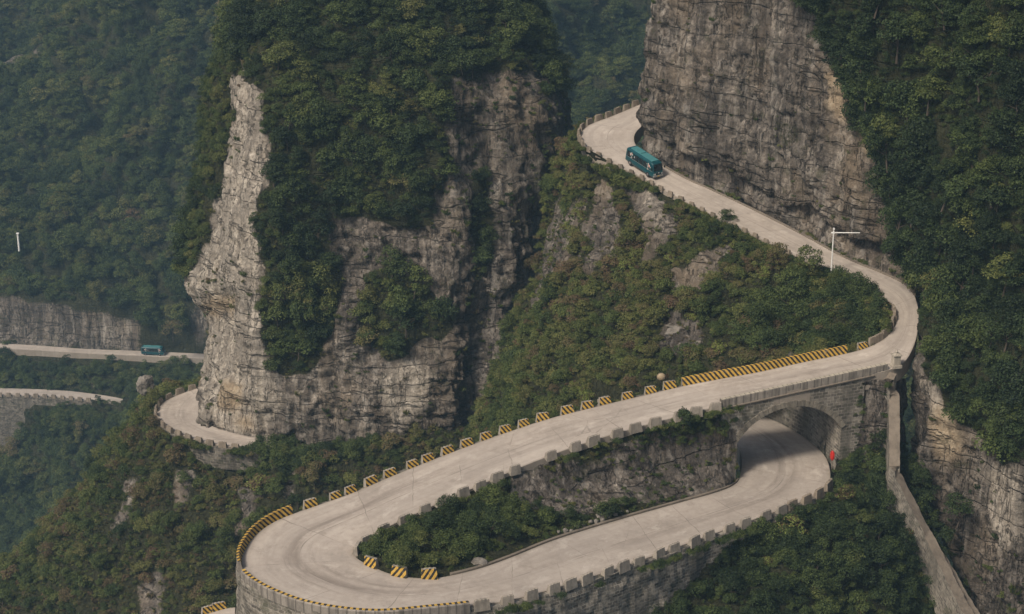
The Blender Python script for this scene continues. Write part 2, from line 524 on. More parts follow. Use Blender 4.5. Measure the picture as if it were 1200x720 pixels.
# ------------------------------------------------------------------ roads (kerb lines surveyed as sight lines met with the road's level)
def road_curve(pairs, step=0.6):
    rows = [np.concatenate([PZ(ox, oy, z), PZ(ix, iy, z)]) for ox, oy, ix, iy, z in pairs]
    C = catmull(rows, 12)
    ctr = (C[:, :3] + C[:, 3:]) / 2
    s = arclen(ctr)
    key = np.repeat(np.arange(len(pairs)), 12)[:len(C)] + np.tile(np.arange(12) / 12, len(pairs))[:len(C)]
    t = np.linspace(0, s[-1], int(s[-1] / step))
    C = np.stack([np.interp(t, s, C[:, k]) for k in range(6)], 1)
    return C, t, np.interp(t, s, key)
ROADS = []
def build_road(name, pairs, tyre=None, nu=22, skirt=1.7):
    C, s, key = road_curve(pairs)
    n = len(C)
    u = np.linspace(0, 1, nu)
    V = (C[:, None, :3] * (1 - u)[None, :, None] + C[:, None, 3:] * u[None, :, None])
    V = V.reshape(-1, 3)
    UV = np.stack([np.tile(u, n), np.repeat(s, nu)], 1)
    F = [(i * nu + j, i * nu + j + 1, (i + 1) * nu + j + 1, (i + 1) * nu + j) for i in range(n - 1) for j in range(nu - 1)]
    b = len(V)
    lo = C[:, :3] - [0, 0, skirt]; li = C[:, 3:] - [0, 0, skirt]
    V = np.vstack([V, lo, li])
    UV = np.vstack([UV, np.stack([np.zeros(n), s], 1), np.stack([np.ones(n), s], 1)])
    for i in range(n - 1):
        F.append((i * nu, (i + 1) * nu, b + i + 1, b + i))
        F.append((i * nu + nu - 1, b + n + i, b + n + i + 1, (i + 1) * nu + nu - 1))
        F.append((b + i, b + i + 1, b + n + i + 1, b + n + i))
    me = mesh(name, V, F, UV, smooth=False)
    a = me.attributes.new("tyre", 'FLOAT', 'POINT')
    val = np.zeros(len(V))
    if tyre:
        K = np.repeat(key, nu); U = np.tile(u, n)
        t = np.zeros(len(K))
        for k0, k1, u0, u1, w, amp in tyre:
            f = np.clip((K - k0) / (k1 - k0), 0, 1)
            uc = u0 + (u1 - u0) * f
            win = np.clip(np.minimum(K - k0, k1 - K) / (0.18 * (k1 - k0)), 0, 1)
            t = np.maximum(t, amp * win * np.clip(1.15 - np.abs(U - uc) / w, 0, 1))
        val[:len(K)] = t
    a.data.foreach_set("value", val.astype(np.float32))
    o = link(name, me, M['road'])
    tag(o, kind='structure')
    ROADS.append(C)
    return C, key

A = [(778, 112, 802, 128, 18.6), (749, 123, 757, 143, 18.1), (718, 136, 751, 149, 17.7), (690, 147, 746, 154, 17.4), (681, 158, 743, 161, 17.0),
     (686, 172, 745, 170, 16.6), (705, 184, 756, 181, 16.1), (727, 196, 773, 192, 15.4), (757, 211, 805, 210, 14.7), (780, 225, 830, 221, 14.2),
     (834, 252, 883, 246, 13.3), (889, 279, 940, 275, 12.6), (935, 302, 990, 302, 12.1), (1000, 333, 1038, 322, 11.5), (1034, 350, 1065, 337, 11.2),
     (1050, 366, 1075, 357, 10.8), (1049, 381, 1076, 380, 10.4), (1039, 395, 1072, 402, 10.1), (1020, 406, 1060, 424, 9.8), (994, 414, 1038, 435, 9.5),
     (940, 425, 1000, 442, 9.2), (890, 436, 940, 455, 8.9), (840, 445, 890, 466, 8.5), (795, 454, 845, 476, 8.1), (740, 467, 800, 487, 7.6),
     (690, 479, 730, 506, 7.2), (640, 492, 670, 525, 6.7), (594, 507, 610, 548, 6.1), (549, 523, 555, 572, 5.5), (505, 540, 505, 594, 5.1),
     (460, 558, 462, 614, 4.7), (413, 578, 436, 628, 4.4), (365, 595, 421, 638, 4.2), (327, 609, 416, 643, 4.1), (302, 625, 414, 647, 4.0),
     (288, 643, 415, 651, 3.9), (283, 660, 419, 655, 3.85), (292, 678, 427, 660, 3.8), (325, 697, 438, 665, 3.7), (371, 712, 455, 672, 3.6),
     (438, 720, 480, 677, 3.5), (504, 715, 515, 677, 3.3), (551, 710, 560, 667, 3.0), (600, 703, 600, 653, 2.7), (665, 685, 650, 633, 2.2),
     (747, 658, 720, 611, 1.6), (830, 628, 790, 591, 1.0), (897, 604, 840, 577, 0.6), (940, 588, 862, 567, 0.25), (966, 573, 868, 554, 0.0),
     (973, 558, 869, 539, -0.15), (968, 537, 864, 523, -0.4), (952, 520, 848, 508, -0.7), (927, 503, 824, 496, -1.1), (897, 489, 790, 486, -1.5),
     (850, 475, 750, 476, -2.0), (780, 462, 700, 468, -2.6)]
A_C, A_K = build_road("road", A, tyre=[(27, 43, 0.28, 0.62, 0.085, 1.0), (31, 42, 0.50, 0.78, 0.03, 0.9), (33, 40, 0.36, 0.40, 0.025, 0.9), (45, 54, 0.40, 0.43, 0.05, 1.0), (46, 53, 0.58, 0.56, 0.035, 0.9), (47, 53, 0.50, 0.52, 0.02, 0.9),
                                       (21, 29, 0.35, 0.30, 0.05, 0.5), (21, 29, 0.68, 0.62, 0.05, 0.5), (16, 22, 0.4, 0.5, 0.08, 0.5), (43, 46, 0.55, 0.42, 0.05, .5)])
B = [(262, 436, 262, 440, -23.6), (236, 453, 246, 462, -24.2), (214, 461, 235, 470, -24.6), (194, 470, 234, 478, -24.8), (185.5, 480, 235, 485, -25), (186, 491, 238, 492, -25),
     (200, 504, 250, 500, -25), (222, 513, 272, 507, -25), (251, 521, 294, 512, -25), (282, 525, 318, 514, -25), (310, 528, 345, 516, -25.2)]
B_C, B_K = build_road("road", B, tyre=[(3, 9, 0.55, 0.5, 0.22, 0.45)])
Cc = [(-420, 460, -420, 451, -122), (-270, 461, -270, 452, -122), (-140, 462, -140, 453, -122), (-60, 462, -60, 453.5, -122), (0, 463, 0, 455, -122), (50, 464.5, 50, 456.5, -122), (87, 467.5, 87, 459, -122), (125, 472, 125, 464, -122), (150, 476.5, 150, 469, -122), (185, 484, 185, 477, -122), (230, 494, 230, 487, -122)]
C_C, C_K = build_road("road", Cc, nu=8)
D = [(-420, 402, -420, 395.5, -116), (-270, 404, -270, 397.5, -116), (-140, 406, -140, 399.5, -116), (-40, 407, -40, 401, -116), (35, 410.5, 35, 404.5, -116), (100, 414.5, 100, 409, -116), (165, 417.5, 165, 411.5, -116), (245, 421, 245, 415, -116), (330, 425, 330, 419, -116)]
D_C, D_K = build_road("road", D, nu=8)

def edge(Cr, side):
    return Cr[:, :3] if side == 'o' else Cr[:, 3:]
def on_edge(Cr, side, px, py, k0=None, k1=None, K=None):
    """the kerb point seen nearest a sight line, with the road's direction and the outward normal there"""
    E = edge(Cr, side); O = edge(Cr, 'i' if side == 'o' else 'o')
    x, y = project(E)
    d = (x - px) ** 2 + (y - py) ** 2
    if k0 is not None:
        d = np.where((K >= k0) & (K <= k1), d, 1e9)
    i = int(np.argmin(d)); i = min(max(i, 1), len(E) - 2)
    t = E[i + 1] - E[i - 1]; t[2] = 0; t /= np.linalg.norm(t)
    n = np.array([t[1], -t[0], 0.0])
    if np.dot(n, (E[i] - O[i])[:3]) < 0:
        n = -n
    return E[i].copy(), t, n, i
def edge_span(Cr, K, side, k0, k1, step=0.35, off=0.0):
    E = edge(Cr, side)[(K >= k0) & (K <= k1)]
    O = edge(Cr, 'i' if side == 'o' else 'o')[(K >= k0) & (K <= k1)]
    out = E - O; out[:, 2] = 0
    P = resample(E, step)
    t = np.gradient(P, axis=0); t[:, 2] = 0; t /= np.linalg.norm(t, axis=1)[:, None]
    n = np.stack([t[:, 1], -t[:, 0], np.zeros(len(t))], 1)
    if np.mean(np.sum(n[[0, -1]] * out[[0, -1]], axis=1)) < 0:
        n = -n
    return P + n * off, t, n

# ------------------------------------------------------------------ landforms
def grid_surface(rows, step):
    rows = [[np.asarray(p, float) for p in r] for r in rows]
    Gd = np.array([catmull(r, 14) for r in rows])                 # rows x dense
    su = np.mean([arclen(r) for r in Gd], axis=0)
    nu = max(4, int(su[-1] / step))
    tu = np.linspace(0, su[-1], nu)
    Gd = np.array([[np.interp(tu, su, r[:, k]) for k in range(3)] for r in Gd]).transpose(0, 2, 1)   # rows x nu x 3
    cols = np.array([catmull(Gd[:, j], 14) for j in range(nu)])   # nu x dense x 3
    sv = np.mean([arclen(c) for c in cols], axis=0)
    nv = max(4, int(sv[-1] / step))
    tv = np.linspace(0, sv[-1], nv)
    out = np.array([[np.interp(tv, sv, c[:, k]) for k in range(3)] for c in cols]).transpose(2, 0, 1)   # nv x nu x 3
    return out
def normals(S):
    du = np.gradient(S, axis=1); dv = np.gradient(S, axis=0)
    n = np.cross(du, dv)
    n /= np.linalg.norm(n, axis=2)[..., None] + 1e-9
    return n
def crag(P, N, amp=1.0, seed=0):
    """weathered limestone: bulges, vertical joints, bedding ledges and loosened blocks"""
    x, y, z = P.T
    w = np.stack([fbm(P / 5.0, seed + 40, 3), fbm(P / 5.0, seed + 50, 3), fbm(P / 5.0, seed + 60, 3)], 1)
    d = 1.5 * fbm(P / np.array([11, 11, 15.0]), seed, 4)
    Q = P + w * 1.1
    rid = 1 - np.abs(fbm(Q / np.array([4.2, 4.2, 20.0]), seed + 5, 3)) * 2.2
    d -= 0.95 * np.clip(rid - 0.35, 0, 1)
    r2 = 1 - np.abs(fbm(Q / np.array([1.5, 1.5, 9.0]), seed + 25, 3)) * 2.4
    d -= 0.5 * np.clip(r2 - 0.3, 0, 1)
    zz = (z + 0.12 * x + 0.06 * y + 0.7 * w[:, 0]) / 1.55
    li = np.floor(zz); lf = zz - li
    lr = hrand(li.astype(np.int64), (li * 0).astype(np.int64) + 3, (np.floor(x / 9 + w[:, 1])).astype(np.int64), seed + 3)
    d += 0.5 * (lr - 0.5) - 0.4 * np.clip(0.13 - lf, 0, 1) / 0.13 * (lr > 0.3)
    for th, wd, am, sd_ in ((2.6, 2.6, 0.75, 8), (0.9, 1.1, 0.36, 9)):
        zl = (z + 0.14 * x + 0.07 * y + 0.5 * w[:, 1]) / th + 0.25 * hrand(np.floor(x / 6).astype(np.int64), np.floor(y / 6).astype(np.int64), np.zeros(len(x), np.int64), sd_)
        li = np.floor(zl).astype(np.int64)
        ph = hrand(li, li * 0, li * 0, seed + sd_) * 9
        cx_ = np.floor((x + 0.45 * w[:, 0]) / wd + ph).astype(np.int64); cy_ = np.floor((y + 0.45 * w[:, 2]) / wd + ph * 1.7).astype(np.int64)
        d += am * (hrand(li, cx_, cy_, seed + sd_ + 1) - 0.5)
    d += 0.22 * fbm(P / 0.8, seed + 12, 3)
    return d * amp
def hummock(P, N, amp=1.0, seed=0):
    return amp * (1.1 * fbm(P / 9.0, seed, 4) + 0.55 * fbm(P / 2.6, seed + 4, 3))
LAND = {}
def landform(name, rows, step, big=0.0,  rock=(), veg=(), ochre=(), pale=(), default_veg=0.0, crag_amp=1.0, hum_amp=0.6, seed=0, flip=False, fade=None, soft=5.0, coarse=None):
    S = grid_surface(rows, step)
    nv, nu, _ = S.shape
    N = normals(S)
    if flip:
        N = -N
    P = S.reshape(-1, 3); N = N.reshape(-1, 3)
    px, py = project(P)
    wx = px + soft * fbm(P / 3.0, 901, 3) * 1.6; wy = py + soft * fbm(P / 3.0, 931, 3) * 1.6
    v = np.full(len(P), default_veg)
    for poly in veg:
        v[inpoly(wx, wy, poly[0] if isinstance(poly, tuple) else poly)] = poly[1] if isinstance(poly, tuple) else 1.0
    for poly in rock:
        v[inpoly(wx, wy, poly[0] if isinstance(poly, tuple) else poly)] = poly[1] if isinstance(poly, tuple) else 0.0
    oc = np.zeros(len(P)); pa = np.zeros(len(P))
    for poly in ochre:
        oc[inpoly(wx, wy, poly)] = 1.0
    for poly in pale:
        pa[inpoly(wx, wy, poly)] = 1.0
    def blur(a, it):
        a = a.reshape(nv, nu).copy()
        for _ in range(it):
            p = np.pad(a, 1, mode='edge')
            a = (p[1:-1, 1:-1] * 2 + p[:-2, 1:-1] + p[2:, 1:-1] + p[1:-1, :-2] + p[1:-1, 2:]) / 6
        return a.ravel()
    oc = blur(oc, 8); pa = blur(pa, 10)
    vs_ = blur(v, 4)
    d = crag(P, N, crag_amp, seed) * (1 - vs_) * (1 - 0.4 * pa) + hummock(P, N, hum_amp, seed + 30) * vs_
    if big:
        d = d + big * fbm(P / 34.0, seed + 60, 4)
    if fade is not None:
        d = d * fade(P, np.linspace(0, 1, nv)[:, None].repeat(nu, 1).ravel(), np.linspace(0, 1, nu)[None].repeat(nv, 0).ravel())
    P = P + N * d[:, None]
    idx = np.arange(nv * nu).reshape(nv, nu)
    a, b, c, e = idx[:-1, :-1].ravel(), idx[:-1, 1:].ravel(), idx[1:, 1:].ravel(), idx[1:, :-1].ravel()
    F = np.stack([a, e, c, b] if flip else [a, b, c, e], 1)
    me = bpy.data.meshes.new(name)
    me.vertices.add(len(P)); me.vertices.foreach_set("co", P.astype(np.float32).ravel())
    me.loops.add(F.size); me.loops.foreach_set("vertex_index", F.astype(np.int32).ravel())
    me.polygons.add(len(F)); me.polygons.foreach_set("loop_start", np.arange(0, F.size, 4, dtype=np.int32))
    me.polygons.foreach_set("use_smooth", np.ones(len(F), bool))
    me.update(calc_edges=True); me.validate()
    for nm, arr in (("veg", vs_), ("ochre", oc), ("pale", pa)):
        at = me.attributes.new(nm, 'FLOAT', 'POINT')
        at.data.foreach_set("value", arr.astype(np.float32))
    o = link(name, me, M['terrain'])
    tag(o, kind='structure')
    LAND.setdefault(name, []).append((P, F, vs_))
    return P, F, vs_, nv, nu

def rows_py(spec):
    return [[PY(*p) for p in r] for r in spec]

# --- the rock tower in the middle
T_rows = rows_py([
    [(350, -150, 335), (352, -150, 325), (370, -150, 312), (390, -150, 305), (430, -150, 302), (470, -150, 302), (510, -150, 302), (535, -150, 304), (555, -150, 308), (562, -150, 318), (560, -150, 335)],
    [(315, -70, 325), (308, -70, 302), (322, -70, 292), (345, -70, 285), (410, -70, 281), (470, -70, 281), (525, -70, 281), (555, -70, 284), (580, -70, 289), (598, -70, 300), (590, -70, 325)],
    [(310, 0, 320), (288, 0, 292), (298, 0, 279), (318, 0, 273), (400, 0, 268), (470, 0, 267), (530, 0, 268), (565, 0, 271), (600, 0, 275), (618, 0, 285), (600, 0, 320)],
    [(290, 80, 318), (252, 80, 286), (272, 80, 272), (306, 80, 263), (400, 80, 260), (470, 80, 258), (530, 80, 258), (564, 80, 262), (610, 80, 264), (646, 80, 276), (625, 80, 315)],
    [(288, 120, 316), (246, 120, 285), (268, 120, 271), (306, 120, 259.5), (400, 120, 258), (470, 120, 256.5), (530, 120, 255.5), (563, 120, 258), (612, 120, 260), (663, 120, 271), (640, 120, 312)],
    [(280, 175, 315), (240, 175, 283), (264, 175, 268), (304, 175, 256.5), (400, 175, 256), (470, 175, 255), (530, 175, 254), (562, 175, 257.2), (610, 175, 259), (664, 175, 269.5), (640, 175, 310)],
    [(270, 250, 312), (228, 250, 280), (256, 250, 265.5), (301, 250, 253.5), (400, 250, 254), (470, 250, 253), (531, 250, 252), (564, 250, 255.6), (606, 250, 257), (651, 250, 268), (630, 250, 308)],
    [(262, 325, 312), (219, 325, 275), (252, 325, 260), (301, 325, 250.8), (400, 325, 252), (470, 325, 251.2), (532, 325, 250.2), (566, 325, 253.6), (604, 325, 255), (640, 325, 266), (615, 325, 305)],
    [(268, 350, 312), (228, 350, 275), (258, 350, 260), (302, 350, 250.6), (400, 350, 251.6), (470, 350, 250.8), (532, 350, 249.8), (566, 350, 253.4), (602, 350, 254.6), (635, 350, 265.5), (612, 350, 305)],
    [(275, 376, 312), (247, 376, 274), (268, 376, 260), (304, 376, 250.4), (398, 376, 251), (467, 376, 250), (531, 376, 249.4), (565, 376, 253), (598, 376, 254.2), (628, 376, 265), (605, 376, 304)],
    [(272, 425, 310), (244, 425, 271), (266, 425, 256), (304, 425, 249.6), (392, 425, 249.6), (462, 425, 248), (530, 425, 248.4), (560, 425, 251.6), (593, 425, 253), (613, 425, 263), (595, 425, 300)],
    [(268, 452, 306), (238.5, 452, 267), (262, 452, 253), (303, 452, 249), (390, 452, 248.2), (460, 452, 247), (530, 452, 247.6), (557, 452, 250.6), (586, 452, 252), (603, 452, 260), (588, 452, 296)],
    [(266, 482, 303), (235.5, 482, 259), (256, 482, 252), (300, 482, 248.4), (390, 482, 247), (460, 482, 246), (530, 482, 247), (556, 482, 251), (580, 482, 251), (592, 482, 258), (580, 482, 292)],
    [(266, 560, 303), (236, 560, 258), (256, 560, 251.2), (300, 560, 247.6), (390, 560, 246.5), (460, 560, 246), (530, 560, 246.6), (556, 560, 250), (580, 560, 250), (592, 560, 256), (580, 560, 290)],
])
TOWER_VEG = [
    [(150, -260), (700, -260), (660, -100), (636, 50), (640, 78), (600, 90), (545, 92), (524, 112), (520, 160), (522, 205), (505, 222), (508, 262), (472, 268), (440, 258), (392, 252), (382, 292), (400, 330), (396, 385), (362, 436), (330, 440), (306, 408), (302, 370), (310, 330), (304, 285), (302, 240), (313, 205), (314, 160), (303, 108), (268, 80), (274, 140), (262, 172), (250, 225), (240, 262), (228, 306), (214, 330), (150, 330)],
    [(425, 322), (460, 312), (500, 338), (532, 358), (526, 392), (492, 402), (452, 424), (424, 402)],
    ([(524, 92), (640, 80), (668, 96), (668, 190), (626, 250), (580, 300), (548, 330), (528, 300), (520, 190)], 0.40),
    [(552, 200), (572, 205), (576, 300), (560, 330), (552, 280)],
    ([(560, 330), (590, 330), (600, 420), (560, 440)], 0.3),
    ([(400, 430), (440, 428), (440, 452), (400, 455)], 0.35),
    [(640, 80), (668, 92), (672, 112), (640, 104)],
]
TOWER_PALE = [[(262, 78), (300, 105), (310, 160), (306, 205), (300, 240), (302, 285), (308, 330), (303, 400), (318, 440), (335, 470), (298, 516), (228, 490), (238, 440), (244, 375), (214, 336), (228, 306), (240, 268), (247, 230), (264, 172), (276, 142)],
              [(450, 432), (470, 418), (505, 436), (500, 488), (470, 492), (445, 470)]]
TOWER_OCHRE = [[(262, 448), (282, 452), (280, 478), (262, 480)], [(236, 345), (285, 350), (270, 368), (246, 366)], [(270, 492), (296, 494), (290, 508)]]
landform("mountain", T_rows, 0.30, veg=TOWER_VEG, pale=TOWER_PALE, ochre=TOWER_OCHRE, crag_amp=1.0, hum_amp=0.9, seed=1, flip=True)

# --- the tall cliff behind the upper road
base_pts = [(815, 100, 19.2), (766, 140, 18.2), (751, 150, 17.7), (743.5, 160, 17.1), (746, 170, 16.6), (757, 181, 16.1), (773, 192, 15.4), (805, 209, 14.7), (830, 220, 14.2), (883, 244.5, 13.3), (940, 273, 12.6), (990, 300, 12.1), (1038, 320, 11.5), (1064, 335, 11.2), (1100, 352, 11.0), (1150, 372, 11.0)]
BP = np.array([PZ(*b) for b in base_pts])
bt = np.gradient(BP, axis=0); bt[:, 2] = 0; bt /= np.linalg.norm(bt, axis=1)[:, None]
bn = np.stack([bt[:, 1], -bt[:, 0], np.zeros(len(bt))], 1)
if bn[8, 1] > 0:
    bn = -bn
Rr = []
under = np.interp(np.arange(len(BP)), [0, 4, 8, 10, 12, 14, 15], [0.3, 0.5, 0.5, 0.9, 1.5, 1.3, 0.5])
for h, off in [(-3, -0.5), (-0.3, -0.75), (1.0, -1.5), (1.9, -1.5), (2.6, -0.1), (5, 0.15), (9, 0.0), (15, -0.7), (22, -1.3), (30, -2.4), (40, -5), (56, -14), (64, -30)]:
    o_ = np.full(len(BP), off)
    if -1 < h < 2.2:
        o_ = off * under
    Rr.append([BP[k] + bn[k] * (o_[k] - 0.75) + np.array([0, 0, h]) for k in range(len(BP))])
landform("cliff", Rr, 0.26, veg=[[(930, -400), (1300, -400), (1300, 420), (1075, 350), (1052, 300), (1038, 215), (1012, 140), (985, 40), (945, 5)],
                                ([(905, 140), (935, 140), (940, 170), (905, 170)], 0.5), ([(960, 0), (1000, 60), (985, 90), (950, 40)], 0.5)],
         ochre=[[(985, 62), (998, 90), (996, 150), (968, 132), (972, 90)], [(1010, 150), (1024, 168), (1022, 190), (1008, 175)]], crag_amp=0.8, hum_amp=0.7, seed=21)

# --- forested slope and lower cliff at the right
FG_rows = rows_py([
    [(905, -150, 236), (935, -150, 226), (1010, -150, 217), (1100, -150, 210), (1200, -150, 203), (1340, -150, 194)],
    [(915, -80, 231), (940, -80, 222), (1010, -80, 214), (1100, -80, 207), (1200, -80, 200), (1340, -80, 191)],
    [(938, 0, 229), (962, 0, 219), (1020, 0, 212), (1100, 0, 205), (1200, 0, 197.5), (1340, 0, 188.5)],
    [(992, 120, 222), (1014, 120, 213), (1060, 120, 207), (1120, 120, 201), (1200, 120, 193.5), (1340, 120, 185.5)],
    [(1034, 220, 217.5), (1050, 220, 209.5), (1082, 220, 204.5), (1130, 220, 198.5), (1200, 220, 190.5), (1340, 220, 182)],
    [(1062, 300, 213), (1072, 300, 207.5), (1094, 300, 202.5), (1137, 300, 196.5), (1200, 300, 188), (1340, 300, 180)],
    [(1076, 345, 210), (1083, 345, 205), (1100, 345, 200), (1142, 345, 194), (1200, 345, 186.5), (1340, 345, 178)],
    [(1080, 380, 206), (1083, 380, 201.5), (1102, 380, 197), (1142, 380, 191.5), (1200, 380, 184.5), (1340, 380, 176)],
    [(1070, 425, 199), (1074, 425, 194.5), (1100, 425, 191), (1145, 425, 187.5), (1200, 425, 182.5), (1340, 425, 174)],
    [(1068, 470, 196), (1073, 470, 191.5), (1100, 470, 188.5), (1145, 470, 185.6), (1200, 470, 181.5), (1340, 470, 173)],
    [(1068, 560, 194), (1078, 560, 189), (1105, 560, 187), (1150, 560, 184), (1200, 560, 180), (1340, 560, 172)],
    [(1100, 640, 192), (1113, 640, 187), (1135, 640, 185), (1160, 640, 182.5), (1200, 640, 179), (1340, 640, 171)],
    [(1132, 740, 190), (1146, 740, 184), (1160, 740, 182.4), (1175, 740, 180.8), (1200, 740, 178), (1340, 740, 170)],
    [(1150, 860, 188), (1164, 860, 183), (1174, 860, 181.5), (1185, 860, 180), (1205, 860, 177), (1340, 860, 169)],
])
landform("cliff", FG_rows, 0.32, default_veg=1.0, rock=[[(1060, 355), (1082, 372), (1088, 440), (1100, 478), (1128, 500), (1150, 522), (1172, 545), (1215, 535), (1400, 560), (1400, 900), (1100, 900), (1060, 560)]],
         veg=[], ochre=[[(1085, 470), (1110, 480), (1125, 500), (1118, 545), (1092, 540), (1078, 500)]],
         pale=[[(1150, 545), (1190, 540), (1200, 640), (1160, 650)], [(1068, 430), (1090, 450), (1110, 490), (1080, 480)]], crag_amp=0.8, hum_amp=1.2, seed=33, flip=True)

# --- planted slope between the upper and the middle road arm
M_rows = [
    [PY(660, 172, 266), PZ(686, 174, 16.4), PZ(727, 197.5, 15.1), PZ(780, 226.5, 13.9), PZ(834, 254, 13.0), PZ(889, 281, 12.3), PZ(935, 304, 11.8), PZ(1000, 335, 11.2), PZ(1034, 352, 10.9), PZ(1049, 368, 10.5)],
    [PY(640, 215, 262), PY(676, 207, 247), PY(708, 232, 239), PY(755, 258, 231), PY(812, 284, 224), PY(868, 305, 218.5), PY(918, 323, 214), PY(978, 348, 209.3), PY(1024, 362, 206), PY(1048, 374, 203.6)],
    [PY(632, 280, 259), PY(668, 272, 243), PY(698, 280, 234), PY(745, 298, 227), PY(800, 318, 220.5), PY(852, 333, 215.5), PY(905, 347, 211.5), PY(965, 362, 207.5), PY(1016, 373, 204), PY(1047, 380, 202.2)],
    [PY(602, 380, 252), PY(640, 385, 235), PY(675, 385, 224), PY(725, 385, 217.5), PY(780, 388, 212), PY(835, 390, 207), PY(890, 395, 204), PY(950, 398, 201.8), PY(1008, 397, 200.2), PY(1042, 391, 200.2)],
    [PY(572, 455, 249), PY(610, 455, 231), PY(655, 450, 219), PY(710, 445, 213), PY(770, 440, 208), PY(828, 433, 203.8), PY(885, 425, 201), PY(945, 415, 199.4), PY(1003, 408, 198.4), PY(1032, 401, 198.6)],
    [PY(545, 520, 249), PY(580, 520, 228), PY(635, 508, 216), PY(698, 495, 210), PY(758, 480, 205.5), PY(820, 468, 202), PY(882, 453, 199.2), PY(942, 440, 197.4), PY(1000, 425, 196), PY(1028, 412, 196.4)],
]
def fade_m(P, v, u):
    return np.clip(np.minimum(v / 0.12, (1 - v) / 0.1), 0, 1) * np.clip((1 - u) / 0.08, 0.1, 1)
landform("hillside", M_rows, 0.36, default_veg=1.0,
         rock=[[(727, 206), (760, 222), (792, 248), (782, 288), (752, 300), (742, 262)], [(700, 212), (722, 222), (716, 300), (690, 330), (696, 262)], [(770, 368), (815, 374), (816, 402), (780, 407), (768, 388)],
               [(812, 292), (850, 278), (842, 326), (800, 356), (782, 340)], ([(640, 250), (690, 220), (680, 300), (640, 372), (606, 400)], 0.35), [(790, 320), (812, 322), (800, 372), (786, 372)]],
         pale=[[(735, 212), (762, 224), (784, 250), (770, 270)]], crag_amp=1.0, hum_amp=1.5, seed=45, fade=fade_m, flip=True, soft=9)

# --- steep shrub slope below the buttress road
L_rows = [
    [PZ(245, 449, -24.9), PZ(212, 460, -25.2), PZ(192, 471, -25.2), PZ(184, 481, -25.2), PZ(185, 493, -25.2), PZ(199, 506, -25.2), PZ(222, 515, -25.2), PZ(254, 523, -25.2), PZ(340, 530, -25.3), PZ(400, 527, -25.3), PY(470, 505, 247), PY(580, 498, 251)],
    [PY(210, 462, 285), PY(184, 470, 270), PY(172, 480, 262), PY(166, 494, 255), PY(172, 508, 251.5), PY(190, 522, 248.5), PY(222, 534, 246), PY(270, 543, 244), PY(345, 548, 242.5), PY(425, 540, 242.5), PY(500, 530, 244), PY(590, 512, 248)],
    [PY(175, 500, 288), PY(150, 505, 268), PY(142, 515, 258), PY(145, 530, 251), PY(160, 545, 247), PY(188, 560, 244), PY(228, 572, 241), PY(285, 585, 238), PY(360, 590, 237), PY(440, 580, 237), PY(515, 565, 239), PY(600, 538, 245)],
    [PY(135, 545, 288), PY(112, 558, 263), PY(115, 575, 252), PY(130, 590, 246), PY(155, 605, 242), PY(190, 620, 239), PY(235, 632, 236), PY(300, 642, 233), PY(375, 642, 232), PY(450, 630, 233), PY(525, 605, 235), PY(608, 570, 242)],
    [PY(70, 625, 285), PY(47, 642, 256), PY(70, 660, 244), PY(100, 675, 238), PY(140, 688, 234), PY(190, 698, 231), PY(245, 706, 228), PY(315, 710, 226), PY(390, 708, 225), PY(465, 690, 227), PY(540, 655, 231), PY(615, 610, 240)],
    [PY(-70, 742, 280), PY(-80, 748, 250), PY(-30, 765, 238), PY(30, 778, 231), PY(90, 790, 226), PY(150, 798, 223), PY(220, 802, 220), PY(310, 800, 218), PY(400, 795, 217), PY(480, 770, 220), PY(560, 725, 226), PY(622, 665, 238)],
    [PY(-130, 900, 275), PY(-140, 900, 244), PY(-90, 900, 232), PY(-20, 900, 226), PY(60, 900, 221), PY(130, 900, 217), PY(210, 900, 213), PY(310, 900, 210), PY(400, 900, 210), PY(480, 890, 213), PY(560, 860, 220), PY(630, 800, 234)],
]
def fade_l(P, v, u):
    return np.clip(v / 0.10, 0.03, 1)
landform("hillside", L_rows, 0.42, default_veg=1.0, rock=[([(280, 560), (310, 565), (300, 620), (270, 640)], 0.25), ([(205, 540), (235, 548), (215, 600), (195, 600)], 0.3), ([(160, 680), (200, 660), (190, 740), (160, 740)], 0.2), ([(330, 545), (355, 548), (350, 590), (330, 590)], 0.25), ([(140, 560), (165, 560), (150, 620), (130, 620)], 0.3)],
         crag_amp=0.6, hum_amp=1.5, seed=57, fade=fade_l, flip=True)

# --- island between the two arms of the hairpin
I_top = [PZ(415.5, 645, 4.1), PZ(425, 635, 4.25), PZ(464, 612.5, 4.6), PZ(520, 587, 5.1), PZ(590, 555, 5.8), PZ(655, 529, 6.5), PZ(725, 507, 7.1), PZ(795, 488, 7.5), PZ(846, 476, 8.0), PZ(866, 471.5, 8.2)]
I_bot = [PZ(416.5, 651, 3.9), PZ(430, 661, 3.75), PZ(458, 672, 3.55), PZ(515, 677, 3.25), PZ(590, 657.5, 2.7), PZ(650, 634, 2.15), PZ(725, 610, 1.55), PZ(795, 590, 0.95), PZ(842, 577, 0.55), PZ(861, 567.5, 0.2)]
I_rows = []
for t, zl, zr in [(0, 0, 0), (0.12, 0.06, 0.35), (0.25, 0.25, 0.68), (0.5, 0.5, 0.86), (0.8, 0.82, 0.96), (1, 1, 1)]:
    r = []
    for k, (a, b) in enumerate(zip(I_top, I_bot)):
        q = np.clip((k - 2.5) / 3, 0, 1)
        zf = zl * (1 - q) + zr * q
        p = a + (b - a) * t
        p[2] = a[2] - 0.06 + (b[2] - a[2]) * zf
        r.append(p)
    I_rows.append(r)
def fade_i(P, v, u):
    return np.clip(np.minimum(v / 0.15, (1 - v) / 0.2), 0.0, 1) * np.clip(u / 0.1, 0, 1) * np.clip((1 - u) / 0.03, 0.15, 1)
